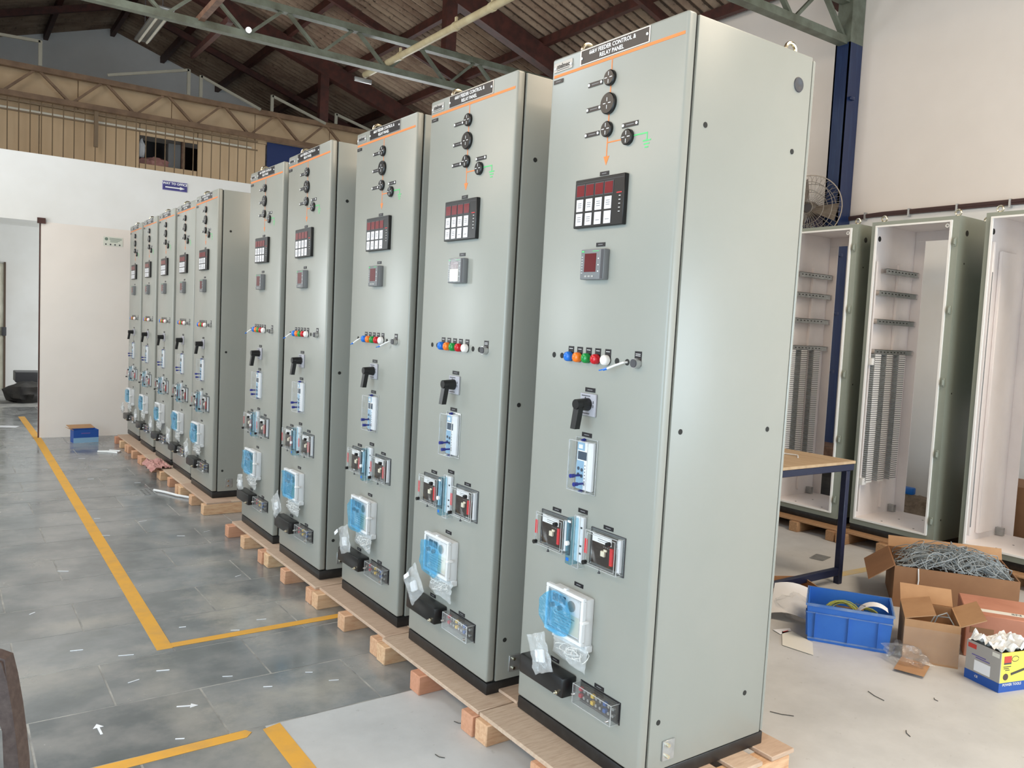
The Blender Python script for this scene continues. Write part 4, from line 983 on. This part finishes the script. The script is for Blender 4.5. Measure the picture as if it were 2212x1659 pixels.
for k, (a, c) in enumerate(((.018, .062), (.02, .05), (.03, .055))): B('print_line', 'scrap_dark', C4, wx, wx+.0012, a, c, .112-k*.008, .115-k*.008)
MB().cyl((wx, .035, .068), (wx+.0012, .035, .068), .015, n=18).build('round_seal', 'cable_brown', C4)
MB().bar((wx+.001, .065, .078), (wx+.001, .16, .098), .010, .002, (1, 0, 0)).build('tool_picture', 'scrap_dark', C4); MB().tube([(wx, .085+.02*math.cos(a), .145+.012*math.sin(a)) for a in [k*.5 for k in range(13)]], .0015, 4).build('tool_picture', 'scrap_dark', C4)
MB().text('POWER TOOLS', .016, Matrix.Translation((wx+.0016, .075, .032)) @ YF_, .0003).build('lettering', 'paper_cream', C4, False); MB().text('CE', .014, Matrix.Translation((.06, -.0016, .026)) @ FT, .0003).build('lettering', 'paper_cream', C4, False)
def fnp(u, v):
    a, c = u*2-1, v*2-1; return (.086+a*.084, .12+c*.115, .165+.060*abs(noise.noise(Vector((a*2.1, c*2.1, 2))))+.022*noise.noise(Vector((a*5, c*5, 4)))+.010)
pk = MB().grid(fnp, 22, 26).build('packing_sheets', 'plastic_white', None, False); pk.matrix_basis = C4.matrix_basis.copy(); tag(pk, 'crumpled white packing sheets filling the printed tool carton', 'packing')
# sheets and litter
def sheet(name, pts, m, label, cat, z=.003, bend=0, group=None):
    b = MB(); b.prism([(p[0], p[1], z+ (p[2] if len(p) > 2 else 0)) for p in pts], (0, 0, .0015)); return tag(b.build(name, m, None, False), label, cat, group)
sheet('paper_sheet', [(1.667, 1.504), (1.694, 1.351), (1.83, 1.449), (1.875, 1.60), (1.82, 1.62)], 'paper_cream', 'cream paper sheet flat on the floor left of the blue crate', 'paper')
def pcurl(u, v): return (2.02+u*.20-.10*v, 1.62+u*.12+v*.16, .03+.10*u*u+.02*math.sin(v*3))
tag(MB().grid(pcurl, 8, 6).build('paper_sheet', 'paper'), 'bright white curled papers beside the nearest panel', 'paper')
o = crumple('crumpled_film', 'thin_plastic', (2.10, 1.70, .05), .10, .16, .06, 3.3, .5, 14); tag(o, 'crumpled clear film between the papers and the crate', 'plastic film')
o = crumple('crumpled_film', 'thin_plastic', (2.02, 1.08, .035), .07, .10, .05, 5.3, .5, 14); tag(o, 'crumpled clear film between the blue crate and the open carton', 'plastic film')
sheet('card_piece', [(1.874, 1.058), (1.91, .938), (2.055, .987), (2.047, 1.118)], 'cardboard', 'loose flat piece of cardboard in front of the open carton', 'cardboard', .012)
sheet('leaflet', [(1.80, 1.66), (1.78, 1.60), (1.87, 1.60), (1.90, 1.63)], 'paper', 'small folded leaflet with a red print by the papers', 'paper')
B('red_print', 'label_red', bpy.data.objects['leaflet'], 1.82, 1.86, 1.61, 1.615, .0047, .0052)
C5 = carton('flat_carton', (2.17, 1.94, 0), LDIR+.5, .30, .26, .075, 'cardboard', 'low open carton with dusty flap behind the blue crate')
flap(C5, 'wood_deck', (0, 0, .075), (0, .26, .075), (-.14, .02, .01))
sheet('foil_pouch', [(3.20, 2.42), (3.22, 2.33), (3.36, 2.36), (3.34, 2.46)], 'zinc', 'small silvery pouch on the floor under the work table', 'pouch')
sheet('floor_cloth', [(2.95, 2.55), (2.3, 2.6), (2.3, 2.45), (2.75, 2.40)], 'cardboard_dark', 'dusty flattened brown carton under the work table', 'cardboard', .002)

# ================================================================== FLOOR MARKINGS AND LITTER ON THE LEFT
def line(name, pts, m, label):
    return tag(MB().prism([(x, y, .0003) for x, y in pts], (0, 0, .0012)).build(name, m, None, False), label, 'floor marking', 'yellow floor lines')
line('floor_marking', [(-.908, 2.822), (-.842, 2.822), (-.765, 9.3), (-.775, 11.6), (-.85, 11.6), (-.838, 9.3)], 'yellow_paint', 'long yellow line running along the row to the far opening')
line('floor_marking', [(-.842, 2.828), (1.2, 2.838), (1.2, 2.892), (-.842, 2.878)], 'yellow_paint', 'thin yellow cross line disappearing under the pallets')
line('floor_marking', [(-2.4, 1.880), (-.80, 1.898), (-.775, 1.925), (-.79, 1.95), (-2.4, 1.935)], 'yellow_paint', 'yellow line along the near edge of the stone slabs')
line('floor_marking', [(-.735, 1.925), (-.668, 1.942), (-.655, -.5), (-.722, -.5)], 'yellow_paint', 'short wide yellow line running towards the camera')
line('floor_marking', [(2.95, 2.06), (3.9, 2.0), (3.9, 2.07), (2.95, 2.13)], 'yellow_faded', 'faded yellow line in front of the empty enclosures')
def arrow(x, y, a, L, label):
    c, s = math.cos(a), math.sin(a); q = [(-L/2, -.004), (L*.15, -.004), (L*.15, -.017), (L/2, 0), (L*.15, .017), (L*.15, .004), (-L/2, .004)]
    tag(MB().prism([(x+c*u-s*v, y+s*u+c*v, .0003) for u, v in q], (0, 0, .001)).build('arrow_sticker', 'paper', None, False), label, 'sticker', 'arrow stickers on the floor')
arrow(-1.223, 2.205, PI/2+.05, .085, 'small white arrow sticker pointing away on the slabs'); arrow(-.92, 2.236, -.35, .075, 'small white arrow sticker pointing right on the slabs')
scr = [(-1.20, 2.98, .3, .05), (-1.03, 2.83, .2, .06), (-1.05, 2.55, .8, .045), (-.93, 2.60, .2, .05), (-.75, 3.05, .3, .03), (-.40, 2.98, .25, .045), (-.55, 2.90, .1, .04), (-.61, 2.25, .1, .035), (-.36, 2.18, .15, .04), (-.80, 4.9, .1, .05), (-1.12, 4.2, .0, .06), (-.78, 5.4, .3, .04), (-.52, 5.2, .8, .06), (-.38, 4.7, .1, .05), (-.2, 4.75, .9, .05), (-.30, 3.7, .9, .04), (-.1, 3.1, .4, .04), (-.62, 6.9, .3, .05), (-.55, 8.0, .1, .06), (-.3, 6.6, .2, .05), (-.45, 7.3, .5, .05), (-1.32, 3.55, 1.2, .03), (-1.0, 2.0, .1, .03), (-.72, 2.42, .1, .04), (-.25, 1.2, -.6, .03), (-.42, 2.30, .0, .03)]
for x, y, a, l in scr:
    wv_ = .0012+.0022*random.random()**3; o = MB().box(-l/2, l/2, -wv_, wv_, 0, .0018).build('white_scrap', 'paper', None, False); o.location = (x, y, .0005); o.rotation_euler = (0, 0, a-.5)
    tag(o, 'tiny white scrap of wire or paper littering the floor', 'scrap', 'white scraps littering the floor')
for x, y, a, l in ((.02, 1.56, .9, .05), (-.10, 1.62, 2.2, .04), (-.28, 1.45, 2.0, .04), (1.55, .95, 1.3, .09), (1.05, 1.05, 2.2, .09), (1.35, .70, .8, .05), (2.2, .45, 0, .03), (1.75, .8, 1.0, .03)):
    o = MB().tube([(-l/2, 0, .002), (0, .006, .002), (l/2, 0, .002)], .0015, 5).build('wire_bit', 'scrap_dark'); o.location = (x, y, .0005); o.rotation_euler = (0, 0, a)
    tag(o, 'tiny dark bit of wire on the pale concrete floor', 'scrap', 'dark wire bits on the concrete')
tag(MB().tube([(-.25, 6.19, .012), (-.19, 6.08, .012), (-.13, 5.92, .012), (-.06, 5.80, .012), (.05, 5.70, .012)], .010, 8).build('white_tube', 'plastic_white'), 'bent white plastic tube on the floor by the sixth panel', 'tube')
b = MB().box(-.35, -.25, 6.05, 6.30, .0, .004)
pt = tag(b.build('perforated_plate', 'zinc', None, False), 'thin grey perforated plate on the floor by the white tube', 'plate')
for i in range(3):
    for j in range(5): MB().cyl((-.335+i*.034, 6.08+j*.046, .004), (-.335+i*.034, 6.08+j*.046, .0045), .008, n=8).build('perforation', 'scrap_dark', pt)
tag(MB().tube([(-.36, 8.35, .006), (-.28, 8.3, .01), (-.2, 8.22, .006), (-.15, 8.3, .006), (-.25, 8.36, .01)], .012, 7).build('white_strip', 'plastic_white'), 'coiled white strip on the floor by the far panels', 'strip')
def ragf(u, v):
    a, c = u*2-1, v*2-1; n = noise.noise(Vector((a*3, c*3, 1))); n2 = noise.noise(Vector((a*6, c*6, 2)))
    return (-.095+a*.085+.01*n2, 6.88+c*.22, .100+.035*abs(n)+.02*abs(n2) - (.06*max(0, -a-.5)))
tag(MB().grid(ragf, 20, 20).build('rag', 'rag_pink'), 'pink rag crumpled on the pallet under the seventh panel', 'rag')
bb = empty('blue_carton', (-.385, 9.12, 0), (0, 0, .12)); tag(bb, 'small blue and white carton with open brown flap by the far wall', 'carton')
b = MB(); b.box(-.125, .125, -.07, -.066, .0, .14).box(-.125, .125, .066, .07, 0, .14).box(-.125, -.121, -.066, .066, 0, .14).box(.121, .125, -.066, .066, 0, .14).box(-.121, .121, -.066, .066, 0, .006); b.build('body', 'box_blue', bb, False)
B('white_band', 'relay_blue', bb, -.1255, .1255, -.0705, -.066, .0, .055); flap(bb, 'cardboard', (-.125, .07, .14), (.125, .07, .14), (-.02, .10, .03)); flap(bb, 'cardboard', (-.125, -.07, .14), (-.125, .07, .14), (-.05, 0, .02))
B('print_line', 'sign_border', bb, -.05, .04, -.0708, -.070, .098, .110)
tag(crumple('dark_sack', 'dark_bag', (-.62, 13.5, .14), .30, .28, .17, 9.1), 'dark sack on the floor of the room beyond the far opening', 'sack')
tag(B('dark_crate', 'dark_grey', None, -.75, -.2, 13.7, 14.2, .28, .44, .01, 1), 'dark crate on the sack in the room beyond the far opening', 'crate')
sheet('white_rag', [(-1.2, 10.55), (-.95, 10.45), (-.9, 10.6), (-1.1, 10.7)], 'paper', 'white scrap of paper on the floor beyond the far opening', 'paper')

# ================================================================== PLASTIC CHAIR AT THE LOWER LEFT
ch = empty('plastic_chair', (-1.872, 1.225, 0), (0, 0, -math.radians(30))); tag(ch, 'dark brown plastic armchair cut by the lower left picture corner', 'chair')
M_ = 'chair_brown'
MB().box(-.22, .20, -.19, .19, .395, .42, .01).build('seat', M_, ch)
prof = [(-.25, .668), (.205, .660), (.232, .650), (.240, .60), (.252, .53), (.262, .45), (.268, .39), (.274, .2), (.28, 0), (.240, 0), (.236, .2), (.234, .39), (.230, .48), (.220, .530), (.195, .560), (.15, .572), (-.25, .582)]
for y in (.225, -.275):
    b = MB().prism([(x, y, z) for x, z in prof], (0, .05, 0)); bmesh.ops.bevel(b.bm, geom=[e for e in b.bm.edges if abs(e.verts[0].co.y-e.verts[1].co.y) < 1e-6], offset=.006, segments=2, affect='EDGES')
    b.build('arm_and_front_leg', M_, ch)
    MB().tube([(-.30, y+.025, .0), (-.27, y+.025, .30), (-.25, y+.025, .60), (-.28, y+.03, .88)], .024, 10).build('rear_leg', M_, ch)
MB().box(-.27, -.245, -.20, .20, .45, .84, .008).build('backrest', M_, ch)
B('top_rail', M_, ch, -.31, -.25, -.25, .27, .84, .90, .015)
